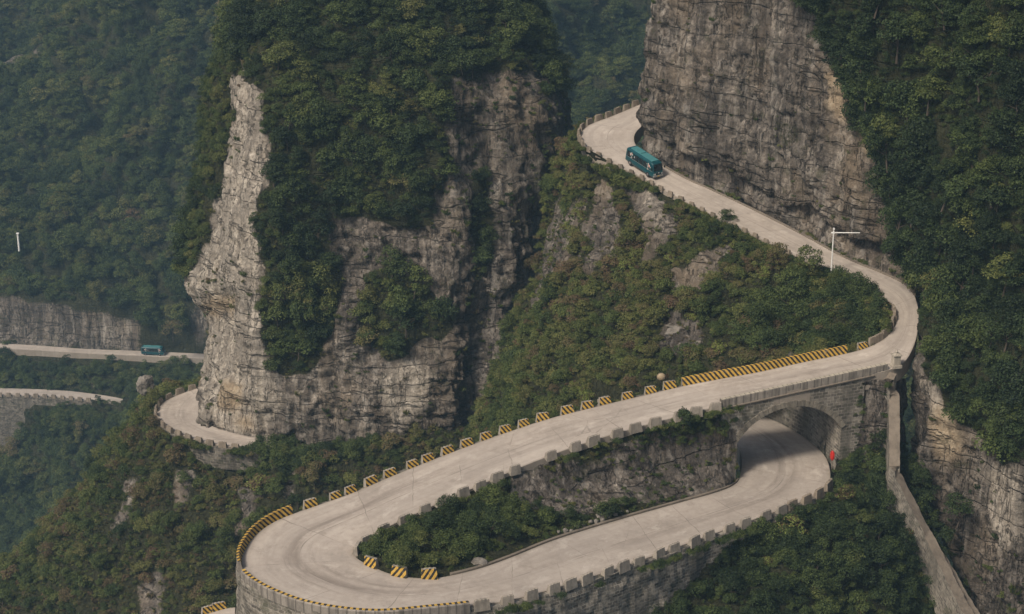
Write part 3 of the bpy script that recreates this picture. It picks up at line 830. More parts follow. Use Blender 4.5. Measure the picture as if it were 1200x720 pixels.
landform("hillside", I_rows, 0.26, default_veg=1.0, rock=[[(598, 556), (640, 536), (700, 536), (752, 508), (800, 512), (864, 480), (864, 572), (780, 588), (700, 598), (640, 600), (600, 590)]],
         crag_amp=0.5, hum_amp=0.35, seed=63, fade=fade_i, flip=True, soft=4)

# --- slope in the lower right corner
BR_rows = [
    [PY(540, 770, 160), PY(640, 745, 162.5), PY(700, 716, 166.5), PY(748, 690, 169.5), PZ(795, 642, 0.7), PZ(840, 626.5, 0.45), PZ(897, 606, 0.2), PZ(942, 589.5, -0.1), PZ(974, 566, -0.4), PY(985, 541, 191), PY(1040, 532, 190), PY(1085, 545, 190.5)],
    [PY(540, 800, 158), PY(640, 775, 160), PY(705, 748, 163.5), PY(765, 728, 166.5), PY(820, 690, 170), PY(866, 668, 172.3), PY(915, 645, 174.8), PY(955, 627, 177.5), PY(985, 608, 180.5), PY(1005, 590, 184), PY(1045, 585, 186), PY(1090, 595, 187.5)],
    [PY(530, 870, 153), PY(640, 845, 156), PY(710, 815, 160), PY(780, 780, 163), PY(842, 752, 165), PY(890, 735, 167), PY(932, 720, 169.2), PY(970, 705, 172), PY(1005, 690, 175.5), PY(1030, 672, 179), PY(1070, 670, 182), PY(1110, 680, 185)],
    [PY(520, 980, 147), PY(640, 960, 150), PY(715, 930, 154), PY(795, 900, 158), PY(860, 870, 160), PY(910, 850, 162), PY(950, 830, 164.5), PY(990, 810, 168), PY(1030, 790, 172), PY(1060, 775, 176.5), PY(1100, 770, 180), PY(1150, 780, 184)],
]
def fade_b(P, v, u):
    return np.clip(v / 0.2, 0.0, 1)
landform("hillside", BR_rows, 0.36, default_veg=1.0, crag_amp=0.5, hum_amp=0.9, seed=71, fade=fade_b, flip=True)

# --- rock shoulder carrying the right end of the bridge
RB_rows = rows_py([
    [(994, 447, 193), (1012, 442, 192.2), (1030, 440, 192.0), (1048, 438, 193.2), (1056, 438, 198)],
    [(990, 480, 193.5), (1008, 478, 192.2), (1028, 476, 191.8), (1046, 474, 192.4), (1056, 474, 197)],
    [(984, 515, 193.8), (1004, 513, 192), (1026, 512, 191.2), (1044, 510, 191.4), (1056, 510, 196)],
    [(982, 556, 194), (1002, 556, 191.5), (1024, 556, 190.4), (1044, 556, 190.4), (1058, 556, 195)],
    [(982, 610, 194), (1002, 610, 191), (1024, 610, 189.8), (1044, 610, 189.6), (1058, 610, 194)],
])
RB_rows = [[p + np.array([0, -1.25, 0]) for p in r] for r in RB_rows]
landform("cliff", RB_rows, 0.24, default_veg=0.0, veg=[([(984, 440), (1010, 440), (1002, 500), (990, 540), (980, 540)], 0.9), ([(1036, 445), (1050, 445), (1046, 540), (1036, 540)], 0.5)], crag_amp=0.4, hum_amp=0.3, seed=77, flip=True)

# --- the far valley side: below the far roads, the bank between them, rock band and forest above
xs = [-420, -240, -110, 0, 55, 110, 165, 240, 330, 450, 560, 640, 720, 800, 900, 1040, 1240]
def edge_y(Cr, side, x):
    ex, ey = project(edge(Cr, side))
    k = np.argsort(ex)
    ex, ey = ex[k], ey[k]
    y = np.interp(x, ex, ey)
    return y + np.clip(x - ex[-1], 0, None) * 0.06 + np.clip(ex[0] - x, 0, None) * 0.0
def rowz(f, z, dy=0.0):
    return [PZ(x, f(x) + dy, z) for x in xs]
ridge = lambda x, a: a * math.exp(-((x - 190) / 130.0) ** 2)
def rowY(y, Y0, rg=0, deep=0):
    return [PY(x, y, Y0 - ridge(x, rg) + deep * (1 / (1 + math.exp((x - 95) / 20.0))) + (0 if x < 420 else -25 * min(1, (x - 420) / 200.0))) for x in xs]
cL = lambda x: edge_y(C_C, 'o', x); cU = lambda x: edge_y(C_C, 'i', x); dL = lambda x: edge_y(D_C, 'o', x); dU = lambda x: edge_y(D_C, 'i', x)
def shift(row, dy=0.0, dz=0.0):
    return [p + np.array([0, dy, dz]) for p in row]
E_rows = [rowY(900, 420), rowY(640, 446), rowY(545, 458), shift(rowz(cL, -122.2), -2.6, -9), shift(rowz(cL, -122.2), -0.4, -1.6), shift(rowz(cU, -122.2), 0.0, -1.4), shift(rowz(cU, -122.2), 2.2, 0.6),
          shift(rowz(dL, -116.1), -1.0, -1.6), shift(rowz(dU, -116.2), 0.2, -1.2), shift(rowz(dU, -116.2), 1.4, 5.5), shift(rowz(dU, -116.2), 3.2, 12.5),
          rowY(320, 506, 2), rowY(270, 520, 6), rowY(190, 538, 12, 14), rowY(100, 556, 20, 48), rowY(20, 572, 24, 80), rowY(-60, 594, 22, 90), rowY(-170, 640, 14, 90), rowY(-260, 720, 10, 70)]
def fade_e(P, v, u):
    x, y = project(P)
    return np.where((y > 340) & (y < 480), 0.25, 1.0) * np.where((y > 400) & (y < 478), 0.12, 1.0)
landform("hillside", E_rows, 1.5, default_veg=1.0, rock=[[(-460, 335), (-60, 345), (0, 349), (60, 356), (110, 364), (165, 375), (166, 412), (100, 410), (0, 404), (-60, 404), (-460, 398)], [(224, 358), (246, 352), (247, 420), (228, 416)], [(0, 36), (44, 48), (30, 92), (-40, 100)],
         [(-60, 474), (0, 474), (32, 477), (30, 502), (-60, 506)], ([(95, 445), (130, 448), (130, 456), (95, 456)], 0.3), ([(190, 440), (225, 444), (225, 452), (190, 452)], 0.2)],
         crag_amp=2.0, hum_amp=3.5, big=16.0, seed=85, fade=fade_e, flip=False, soft=5)

# valley floor, far below
g = 2600
me = mesh("ground", [(-g, -400, -205), (g, -400, -205), (g, 2800, -205), (-g, 2800, -205)], [(0, 1, 2, 3)])
at = me.attributes.new("veg", 'FLOAT', 'POINT'); at.data.foreach_set("value", np.ones(4, np.float32))
tag(link("ground", me, M['terrain']), kind='structure')
# ------------------------------------------------------------------ retaining walls, parapets and the bridge
def ribbon(P, n, prof, closed_ends=True):
    """sweep a profile of (outward, up) points along a line; returns verts, faces, uvs (metres along, metres round)"""
    k = len(prof)
    s = arclen(P)
    pr = np.asarray(prof, float)
    ps = arclen(pr)
    V, U = [], []
    for i in range(len(P)):
        for j in range(k):
            V.append(P[i] + n[i] * pr[j, 0] + np.array([0, 0, pr[j, 1]]))
            U.append((s[i], ps[j]))
    F = [(i * k + j, i * k + j + 1, (i + 1) * k + j + 1, (i + 1) * k + j) for i in range(len(P) - 1) for j in range(k - 1)]
    if closed_ends:
        F.append(tuple(range(k - 1, -1, -1)))
        F.append(tuple(range((len(P) - 1) * k, len(P) * k)))
    return V, F, U

def wall_under(name, Cr, K, side, k0, k1, off, top, drop, label, mat='masonry', thick=1.0, batter=0.08, rough=0.16, step=0.5, seed=0):
    P, t, n = edge_span(Cr, K, side, k0, k1, step, off)
    s = arclen(P)
    zs = np.arange(0, drop + 0.01, 0.5)
    V, U = [], []
    for i in range(len(P)):
        for zz in zs:
            V.append(P[i] + n[i] * (batter * zz) + np.array([0, 0, top - zz])); U.append((s[i], -zz))
    V = np.array(V)
    dn = rough * fbm(V / 0.9, seed + 3, 3) + 0.2 * fbm(V / 4, seed + 5, 3)
    V += np.repeat(n, len(zs), 0) * dn[:, None]
    m = len(zs)
    F = [(i * m + j, i * m + j + 1, (i + 1) * m + j + 1, (i + 1) * m + j) for i in range(len(P) - 1) for j in range(m - 1)]
    b = len(V)
    inner = P - n * thick + np.array([0, 0, top])
    V = np.vstack([V, inner]); U += [(x, 0.5) for x in s]
    F += [(i * m, (i + 1) * m, b + i + 1, b + i) for i in range(len(P) - 1)]
    o = link(name, mesh(name, V, F, U), M[mat])
    tag(o, label, 'wall')
    return o

wall_under("retaining_wall", A_C, A_K, 'o', 35.6, 49.6, 0.42, -0.12, 15.0, "tall dark stone retaining wall carrying the outer edge of the hairpin bend", seed=4)
wall_under("retaining_wall", A_C, A_K, 'o', 21.5, 35.8, 0.45, -0.15, 14.0, "rubble retaining wall dropping from the valley side of the striped-block kerb", 'rubble', seed=5)
wall_under("retaining_wall", A_C, A_K, 'o', 51.3, 56.5, 0.35, 8.6, 9.8, "dark rubble wall behind the bridge arch beside the lower road", 'rubble', batter=-0.03, seed=6)
wall_under("retaining_wall", B_C, B_K, 'o', 0, 11, 0.5, -0.1, 3.0, "low rubble wall under the outer edge of the road round the pale buttress", 'rubble', seed=7)
wall_under("retaining_wall", C_C, C_K, 'o', 0, 10, 0.3, -0.1, 16.0, "grey retaining wall under the distant lower road at the left edge", 'rubble', seed=8)

# --- bridge
bP1, bP2 = PZ(838, 478.5, 8.05), PZ(1042, 434.0, 9.5)
bd = (bP2 - bP1); bL = math.hypot(bd[0], bd[1]); bdir = np.array([bd[0], bd[1], 0]) / bL
bnr = np.array([bdir[1], -bdir[0], 0.0])          # towards the viewer
if bnr[1] > 0:
    bnr = -bnr
def face_at(px, py):
    d = ray(px, py); c = np.array([0, 0, CAM_H])
    k = np.dot(bP1 - c, bnr) / np.dot(d, bnr)
    p = c + d * k
    return float(np.dot(p - bP1, bdir)), float(p[2])
sL, zsL = face_at(862.5, 520); sR, zsR = face_at(985.5, 503); sC, zC = face_at(924, 477)
s0 = face_at(845, 500)[0]; s1 = face_at(1012, 470)[0]
bz = lambda s: bP1[2] + (bP2[2] - bP1[2]) * s / bL
def arch_z(s):
    half = (sR - sL) / 2; mid = (sL + sR) / 2
    spring = (zsL + zsR) / 2
    rise = zC - spring
    Rr_ = (half * half + rise * rise) / (2 * rise)
    d = np.clip(np.abs(s - mid), 0, half)
    return spring + math.sqrt(Rr_ * Rr_ - d * d) - (Rr_ - rise)
BW = 6.6
bridge = empty("stone_bridge", bP1 + bdir * ((sL + sR) / 2) - np.array([0, 0, 8.6]))
tag(bridge, "arched masonry bridge carrying the middle road over the lower road", "bridge")
BO = np.array(bridge.location)
def bpt(s, out, z):
    return bP1 * np.array([1, 1, 0]) + bdir * s + bnr * out + np.array([0, 0, z]) - BO
def arch_part():
    S = np.concatenate([np.linspace(s0, sL, 6), np.linspace(sL, sR, 41), np.linspace(sR, s1, 8)])
    V, F, U = [], [], []
    def quad(a, b, c, d, ua, ub, uc, ud):
        k = len(V); V.extend([a, b, c, d]); U.extend([ua, ub, uc, ud]); F.append((k, k + 1, k + 2, k + 3))
    foot = -2.5
    for k in range(len(S) - 1):
        a, b = S[k], S[k + 1]
        if b - a < 1e-6:
            continue
        inside = a >= sL - 1e-6 and b <= sR + 1e-6
        za, zb = (arch_z(a), arch_z(b)) if inside else (foot, foot)
        ta, tb = bz(a) - 0.30, bz(b) - 0.30
        for out, fl in ((0.0, 0), (-BW, 1)):
            q = [bpt(a, out, za), bpt(b, out, zb), bpt(b, out, tb), bpt(a, out, ta)]
            u = [(a, za), (b, zb), (b, tb), (a, ta)]
            if fl:
                q, u = q[::-1], u[::-1]
            quad(*q, *u)
        if inside:
            quad(bpt(a, 0, za), bpt(a, -BW, za), bpt(b, -BW, zb), bpt(b, 0, zb), (0, a), (BW, a), (BW, b), (0, b))
    for s, fl in ((sL, 0), (sR, 1)):
        zt = arch_z(s)
        for a0 in np.arange(0, BW - 0.01, BW / 6):
            q = [bpt(s, -a0, foot), bpt(s, -a0, zt), bpt(s, -a0 - BW / 6, zt), bpt(s, -a0 - BW / 6, foot)]
            u = [(a0, foot), (a0, zt), (a0 + BW / 6, zt), (a0 + BW / 6, foot)]
            if fl:
                q, u = q[::-1], u[::-1]
            quad(*q, *u)
    for s in (s0, s1):
        quad(bpt(s, 0, foot), bpt(s, -BW, foot), bpt(s, -BW, bz(s) - 0.3), bpt(s, 0, bz(s) - 0.3), (0, foot), (BW, foot), (BW, 8), (0, 8))
    link("arch_wall", mesh("arch_wall", V, F, U), mat_masonry("bridge_masonry", 1.08, 0.66, 0.34), bridge)
    # ring of dressed voussoirs, a hand's breadth proud of the face
    mb = MB()
    nv_ = 27
    mid = (sL + sR) / 2
    for k in range(nv_):
        a, b = sL + (sR - sL) * (k + 0.04) / nv_, sL + (sR - sL) * (k + 0.96) / nv_
        za, zb = arch_z(a), arch_z(b)
        sl = (arch_z(min(b + .1, sR)) - arch_z(max(a - .1, sL))) / (min(b + .1, sR) - max(a - .1, sL))
        nn = np.array([-sl, 1]) / math.hypot(sl, 1)
        hgt = 0.62 + 0.06 * math.sin(k * 2.4)
        pts = [(a, za + .01), (b, zb + .01), (b + nn[0] * hgt, zb + nn[1] * hgt), (a + nn[0] * hgt, za + nn[1] * hgt)]
        fr = [bpt(s, 0.07 + 0.02 * ((k * 7) % 3), z) for s, z in pts]; bk = [bpt(s, -0.4, z) for s, z in pts]
        mb.add(fr + bk, [(0, 1, 2, 3), (7, 6, 5, 4), (0, 4, 5, 1), (1, 5, 6, 2), (2, 6, 7, 3), (3, 7, 4, 0)])
    mb.build("arch_ring", mat_concrete("voussoir_stone", (0.22, 0.195, 0.155), stain=0.5), bridge)
    # string course under the parapet
    V, F, U = ribbon(np.array([bpt(s, 0.0, bz(s) - 0.30) for s in np.linspace(s0, s1 + 1.0, 30)]), np.repeat(bnr[None], 30, 0), [(-0.3, 0.0), (-0.3, 0.18), (0.16, 0.18), (0.18, 0.12), (0.14, 0.0), (-0.3, 0.0)])
    link("string_course", mesh("string_course", V, F, U), M['chute'], bridge)
arch_part()

STRIPE_TOP = mat_stripe("striped_coping_paint", 0.52, 0.0, True, 0.25)
def parapet(name, P, n, h, th, label, parent=None, top_teeth=True):
    """solid grooved wall with a painted coping"""
    V, F, U = ribbon(P, n, [(0, -0.25), (0, h), (th, h), (th + 0.03, h - 0.1), (th + 0.03, -0.25)])
    F = [f[::-1] for f in F]
    k = 5
    midx = []
    for f in F[:-2]:
        lv = sorted({v % k for v in f})
        midx.append(1 if lv == [1, 2] else 0)
    midx += [0, 0]
    me = mesh(name, V, F, U, midx=midx)
    o = link(name, me, [M['parapet'], STRIPE_TOP], parent)
    if parent is None:
        tag(o, label, 'barrier')
    return o
Pb = np.array([bP1 * np.array([1, 1, 0]) + bdir * s + np.array([0, 0, bz(s)]) for s in np.linspace(face_at(845, 480)[0], face_at(1040, 436)[0], 48)])
parapet("parapet", Pb - BO, np.repeat(bnr[None], len(Pb), 0) * 1.0, 0.78, 0.0 + 0.02, "", bridge) if False else None
V_, F_, U_ = ribbon(Pb - BO, np.repeat(bnr[None], len(Pb), 0), [(-0.42, -0.12), (-0.42, 0.74), (0.01, 0.74), (0.03, 0.64), (0.03, -0.12)])
F_ = [f[::-1] for f in F_]
mi = [1 if sorted({v % 5 for v in f}) == [1, 2] else 0 for f in F_[:-2]] + [0, 0]
link("parapet", mesh("parapet", V_, F_, U_, midx=mi), [M['parapet'], mat_concrete("pale_notched_coping", (0.40, 0.355, 0.28), groove=0.52, stain=0.35)], bridge)

# hairpin parapet, grooved outside, striped coping
P, t, n = edge_span(A_C, A_K, 'o', 36.7, 42.05, 0.3, 0.02)
V_, F_, U_ = ribbon(P, n, [(0.0, -0.15), (0.0, 0.55), (0.32, 0.55), (0.46, 0.46), (0.46, -0.5)])
F_ = [f[::-1] for f in F_]
mi = [1 if sorted({v % 5 for v in f}) == [1, 2] else 0 for f in F_[:-2]] + [0, 0]
tag(link("parapet_wall", mesh("parapet_wall", V_, F_, U_, midx=mi), [M['parapet'], STRIPE_TOP]), "low grey grooved parapet with yellow painted coping round the hairpin bend", "barrier")

def jersey(name, P, n, label, h=0.82):
    """continuous sloped-face barrier painted in slanting bands on face and top, raw concrete behind"""
    V, F, U = ribbon(P, n, [(0.0, -0.05), (0.03, 0.12), (0.17, h), (0.42, h), (0.46, -0.3)])
    F = [f[::-1] for f in F]
    mi = [0 if sorted({v % 5 for v in f})[1] == 4 else 1 for f in F[:-2]] + [0, 0]
    o = link(name, mesh(name, V, F, U, midx=mi), [M['concrete'], M['stripe']])
    tag(o, label, 'barrier')
    return o
P, t, n = edge_span(A_C, A_K, 'o', 32.35, 36.45, 0.25, 0.0)
jersey("striped_barrier", P, n, "long curved yellow and black barrier on the outside of the hairpin bend")
P, t, n = edge_span(A_C, A_K, 'o', 19.0, 22.98, 0.25, 0.0)
jersey("striped_barrier", P, n, "long straight yellow and black barrier facing the bridge parapet")

# --- guard blocks: one painted, one bare, copied along the kerbs
def block_mesh(name, L=1.32, h=0.80, mats=None, mirror=1):
    """local x along the road, y away from the road; sloped front, tapered ends, three shallow notches in the top"""
    a = L / 2
    V, U, F, mi = [], [], [], []
    ns = 7
    for i in range(ns + 1):
        q = i / ns
        xb = -a + L * q; xt = xb * 0.86
        hh = h - (0.045 if i % 2 else 0.0) + 0.01 * math.sin(i * 5.1)
        pts = [(xb, 0.0, -0.15), (xb * 0.98, 0.05, 0.10), (xt, 0.20, hh), (xt, 0.46, hh - 0.01), (xb * 0.97, 0.56, -0.35)]
        V += pts
        l = [0, 0.26, 0.99, 1.25, 2.3]
        U += [(xb * mirror, l[j]) for j in range(5)]
    for i in range(ns):
        for j in range(4):
            F.append((i * 5 + j, (i + 1) * 5 + j, (i + 1) * 5 + j + 1, i * 5 + j + 1)); mi.append(1 if j < 2 else 0)
    F.append((0, 1, 2, 3, 4)); F.append(tuple(ns * 5 + j for j in (4, 3, 2, 1, 0))); mi += [0, 0]
    me = mesh(name, V, F, U, midx=mi)
    for m in mats:
        me.materials.append(m)
    return me
BLK = [block_mesh("striped_guard_block_%d" % k, 1.30 + 0.06 * k, 0.72 + 0.03 * (k % 2), [M['concrete'], M['stripe']], -1) for k in range(3)]
TIP = [block_mesh("tip_guard_block", 1.30, 0.82, [M['concrete'], M['stripe']], 1)]
RAW = [block_mesh("guard_block_%d" % k, 1.30 + 0.05 * k, 0.78 + 0.03 * k, [M['bleached'], M['bleached']]) for k in range(3)]
ORD = "first second third fourth fifth sixth seventh eighth ninth tenth eleventh twelfth thirteenth fourteenth fifteenth sixteenth seventeenth eighteenth nineteenth twentieth twenty-first twenty-second twenty-third twenty-fourth twenty-fifth twenty-sixth twenty-seventh twenty-eighth twenty-ninth thirtieth".split()
def place_block(pos, n, meshes, name, label, group, sc=1.0, jit=0.085, sink=0.0):
    o = bpy.data.objects.new(name, random.choice(meshes))
    COL.objects.link(o)
    o.location = pos - np.array([0, 0, sink])
    o.rotation_euler = (random.uniform(-.05, .05), random.uniform(-.05, .05), math.atan2(n[1], n[0]) - math.pi / 2 + random.uniform(-jit, jit))
    o.scale = (sc * random.uniform(0.9, 1.05),) * 3
    tag(o, label, 'guard block', group)
    return o
row1 = [(365, 594), (390, 586), (413, 578.5), (438, 568.5), (460, 558), (484, 548.5), (505, 540), (527, 531.5), (548, 523.5), (571, 515), (592, 507.5), (614, 500), (638, 492.5), (664, 485.5), (689, 479.5), (712, 474), (736, 468.3), (760, 462.8), (783, 457.3)]
for k, (x, y) in enumerate(row1):
    p, t, n, i = on_edge(A_C, 'o', x, y, 22.5, 33, A_K)
    place_block(p + n * 0.02, n, BLK, "guard_block", "%s striped block counted from the hairpin barrier along the valley kerb" % ORD[k], "striped guard blocks on the valley kerb")
p, t, n, i = on_edge(A_C, 'o', 1012, 409, 15, 20, A_K)
place_block(p, n, BLK, "guard_block", "lone striped block past the right end of the barrier facing the bridge", "striped guard blocks on the valley kerb")
for k, (x, y) in enumerate([(1024, 404.5), (1032, 399), (1039, 393.5), (1045, 387), (1049, 380), (1051, 373), (1051, 366)]):
    p, t, n, i = on_edge(A_C, 'o', x, y, 14, 19, A_K)
    place_block(p, n, RAW, "guard_block", "%s bare brown block counted from the lone striped block round the inner bend" % ORD[k], "bare guard blocks round the upper inner bend")
row2 = [(428, 632), (446, 620), (470, 607), (493, 594), (514, 583.5), (538, 574), (560, 562), (582, 553), (604, 544), (647, 529), (670, 519.5), (694, 511.5), (719, 504), (744, 497.5), (769, 490.5), (793, 484.5), (817, 478.5), (836, 473.5)]
for k, (x, y) in enumerate(row2):
    p, t, n, i = on_edge(A_C, 'i', x, y + 4, 22.5, 33.5, A_K)
    place_block(p - n * 0.05, n, BLK, "guard_block", "%s grey-backed block counted from the hairpin tip along the island's upper edge" % ORD[k], "grey-backed guard blocks above the island")
p, t, n, i = on_edge(A_C, 'i', 415, 645, 33, 36, A_K)
place_block(p, n, BLK, "guard_block", "leaning striped block at the very tip of the planted island", "striped blocks round the island tip")
for k, (x, y) in enumerate([(437, 659), (468, 672.5), (501, 677)]):
    p, t, n, i = on_edge(A_C, 'i', x, y, 36.5, 42, A_K)
    place_block(p - n * 0.25, n, TIP, "guard_block", "%s big striped block going right from the island tip, in front of dark bushes" % ORD[k], "striped blocks round the island tip", sc=1.12, jit=0.1)
row3 = [(567, 709), (593, 703), (620, 696.5), (645, 690), (665, 684), (687, 676.5), (708, 669), (729, 662), (748, 655), (768, 647), (788, 640), (809, 632.5), (830, 626), (851, 618.5), (872, 611), (893, 604), (911, 598)]
for k, (x, y) in enumerate(row3):
    p, t, n, i = on_edge(A_C, 'o', x, y + 1, 41.5, 48.5, A_K)
    place_block(p - n * 0.04, n, BLK, "guard_block", "%s grey-backed block counted from the hairpin parapet along the lower road" % ORD[k], "grey-backed guard blocks along the lower road")
for k, (x, y) in enumerate([(928, 591.5), (943, 585.5), (956, 579), (966, 572)]):
    p, t, n, i = on_edge(A_C, 'o', x, y, 46.5, 50, A_K)
    place_block(p - n * 0.02, n, RAW, "guard_block", "%s overgrown brown block from the right end of the grey row to the red sign" % ORD[k], "overgrown guard blocks by the red sign")

def kerb_row(Cr, K, side, k0, k1, gap, sc, label, group, off=0.0, skip=0.0, sink=0.0):
    P, t, n = edge_span(Cr, K, side, k0, k1, gap, off)
    for p, q in zip(P, n):
        if random.random() < skip:
            continue
        place_block(p, q, RAW, "guard_block", label, group, sc=sc, jit=0.08, sink=sink)
kerb_row(A_C, A_K, 'o', 0.3, 5.0, 1.75, 0.92, "small bare kerb block round the outside of the topmost road bend", "kerb blocks round the topmost bend", -0.02)
kerb_row(A_C, A_K, 'o', 5.3, 13.2, 1.75, 0.62, "small brown kerb block along the planted side of the upper road", "kerb blocks along the upper road", -0.05, 0.05)
kerb_row(B_C, B_K, 'o', 0.4, 8.9, 1.8, 0.92, "small bare kerb block outside the bend round the pale buttress", "kerb blocks round the buttress bend", -0.02)
kerb_row(C_C, C_K, 'o', 2.6, 8.4, 2.4, 1.0, "tiny bare kerb block on the outer edge of the distant lower road", "kerb blocks on the distant road", -0.05)

# raised kerb gutter on the island side of the lower road
P, t, n = edge_span(A_C, A_K, 'i', 41.3, 48.4, 0.5, 0.02)
V_, F_, U_ = ribbon(P, n, [(0, -0.2), (0, 0.16), (0.26, 0.18), (0.26, -0.2)])
tag(link("kerb", mesh("kerb", V_, [f[::-1] for f in F_], U_), M['chute']), "low dark concrete kerb between the lower road and the island", "kerb")
P, t, n = edge_span(A_C, A_K, 'i', 5.2, 14.5, 0.5, 0.0)
V_, F_, U_ = ribbon(P, n, [(-0.15, -0.2), (-0.15, 0.10), (0.15, 0.12), (0.15, -0.2)])
tag(link("kerb", mesh("kerb", V_, [f[::-1] for f in F_], U_), M['chute']), "thin kerb at the foot of the tall cliff beside the upper road", "kerb")

# --- concrete wall that drops from the stone post down the gully
def polyline_wall(name, pts, w, depth, label, mat):
    C = np.vstack([resample(np.array([PZ(*pts[k]), PZ(*pts[k + 1])]), 0.16)[:-1] for k in range(len(pts) - 1)] + [PZ(*pts[-1])[None]])
    for _ in range(1):
        C[1:-1] = (C[:-2] + C[1:-1] * 2 + C[2:]) / 4
    t = np.gradient(C, axis=0); t[:, 2] = 0; t /= np.linalg.norm(t, axis=1)[:, None]
    n = np.stack([t[:, 1], -t[:, 0], np.zeros(len(t))], 1)
    V, F, U = ribbon(C, n, [(-w / 2 - 0.03 * depth, -depth), (-w / 2, 0), (w / 2, 0), (w / 2 + 0.03 * depth, -depth)])
    V = np.array(V) + 0.06 * fbm(np.array(V) / 0.8, 5, 3)[:, None]
    mi = [1 if sorted({v % 4 for v in f}) == [1, 2] else 0 for f in F[:-2]] + [0, 0]
    o = link(name, mesh(name, V, F, U, midx=mi), [M['masonry'], M[mat]])
    tag(o, label, 'wall')
polyline_wall("gully_wall", [(1045, 437, 9.3), (1041, 446, 8.6), (1048, 462, 7.3), (1048.5, 548, 1.4), (1052, 556, 0.7), (1088, 626, -4.6), (1128, 706, -9.6), (1150, 750, -12.0)], 1.1, 5.0,
              "bent concrete-topped stone wall dropping from the stone post down the gully", 'chute')
polyline_wall("gully_wall", [(1102, 650, -6.6), (1120, 680, -8.6), (1144, 722, -11.2), (1166, 764, -13.6)], 1.0, 2.5, "shorter brown concrete ramp between the bent wall and the right cliff", 'chute')
# --- stone post at the bend
sp = PZ(1049.5, 430, 9.6)
post = empty("stone_post", sp, 0.25); tag(post, "pale carved stone post with a cap beside the right end of the bridge parapet", "stone post")
b_ = MB(); b_.box((0, 0, 0.12), (1.05, 0.95, 0.34)); b_.build("plinth", M['stone'], post, 0.03)
b_ = MB(); b_.box((0, 0, 0.78), (0.78, 0.72, 1.0), taper=(0.92, 0.92)); b_.build("shaft", M['stone'], post, 0.03)
b_ = MB(); b_.box((0, 0, 1.34), (0.92, 0.86, 0.13)); b_.box((0, 0, 1.47), (0.66, 0.6, 0.14), taper=(0.6, 0.6)); b_.tube((0, 0, 1.53), (0, 0, 1.68), 0.14, 0.10); b_.tube((0, 0, 1.68), (0, 0, 1.83), 0.17, 0.06)
b_.build("cap", M['stone'], post, 0.02)
# ------------------------------------------------------------------ vehicles
def glass_mat():
    m, nt, b = new_mat("tinted_glass")
    T = NT(nt)
    f = T.noise(T.obj(), 1.4, 3)
    T.l(T.ramp(f, [(0.35, (0.006, 0.008, 0.009)), (0.65, (0.03, 0.036, 0.038))]), b.inputs["Base Color"])
    b.inputs["Roughness"].default_value = 0.12; b.inputs["Specular IOR Level"].default_value = 0.5
    return m
def bus_paint():
    m, nt, b = new_mat("teal_bus_paint")
    T = NT(nt)
    f = T.noise(T.obj(), 0.9, 5)
    c = T.ramp(f, [(0.3, (0.003, 0.042, 0.053)), (0.7, (0.006, 0.068, 0.08))])
    sx = T.n("ShaderNodeSeparateXYZ"); T.l(T.obj(), sx.inputs[0])
    dirt = T.math('MULTIPLY', T.math('SUBTRACT', 0.9, sx.outputs[2], clamp=True), T.noise(T.obj(), 3.0, 5))
    c = T.mix(T.math('MULTIPLY', dirt, 0.8, clamp=True), c, (0.12, 0.115, 0.10))
    T.l(c, b.inputs["Base Color"])
    b.inputs["Roughness"].default_value = 0.32; b.inputs["Specular IOR Level"].default_value = 0.5
    return m
def bus_art():
    m, nt, b = new_mat("printed_blossom_panel")
    T = NT(nt)
    p = T.obj()
    v = T.vor(p, 2.6)
    c = T.ramp(v.outputs["Distance"], [(0.0, (0.55, 0.05, 0.04)), (0.25, (0.62, 0.28, 0.22)), (0.4, (0.66, 0.62, 0.58)), (0.55, (0.10, 0.16, 0.15)), (0.7, (0.01, 0.05, 0.06))])
    T.l(c, b.inputs["Base Color"]); b.inputs["Roughness"].default_value = 0.4
    return m
M['glass'] = glass_mat(); M['teal'] = bus_paint(); M['art'] = bus_art()
M['roof'] = simple("teal_roof_highlight", (0.06, 0.20, 0.21), 0.35, var=0.1, spec=0.5)  # bright highlight on the bus roof, put into the colour as a lighter teal
M['tyre'] = simple("tyre_rubber", (0.018, 0.018, 0.018), 0.85)
M['rim'] = simple("grey_rim", (0.28, 0.28, 0.28), 0.4, 0.6)
M['lamp'] = simple("headlamp_lens", (0.66, 0.66, 0.64), 0.15, var=0.04, spec=0.6)
M['amber'] = simple("amber_lens", (0.55, 0.16, 0.02), 0.3)
M['chrome'] = simple("bumper_grey", (0.30, 0.30, 0.29), 0.35, 0.3)
M['plate'] = simple("yellow_plate", (0.62, 0.42, 0.05), 0.5, var=0.04)
M['black'] = simple("black_plastic", (0.015, 0.015, 0.015), 0.6)
M['redart'] = simple("red_print", (0.5, 0.06, 0.05), 0.5)
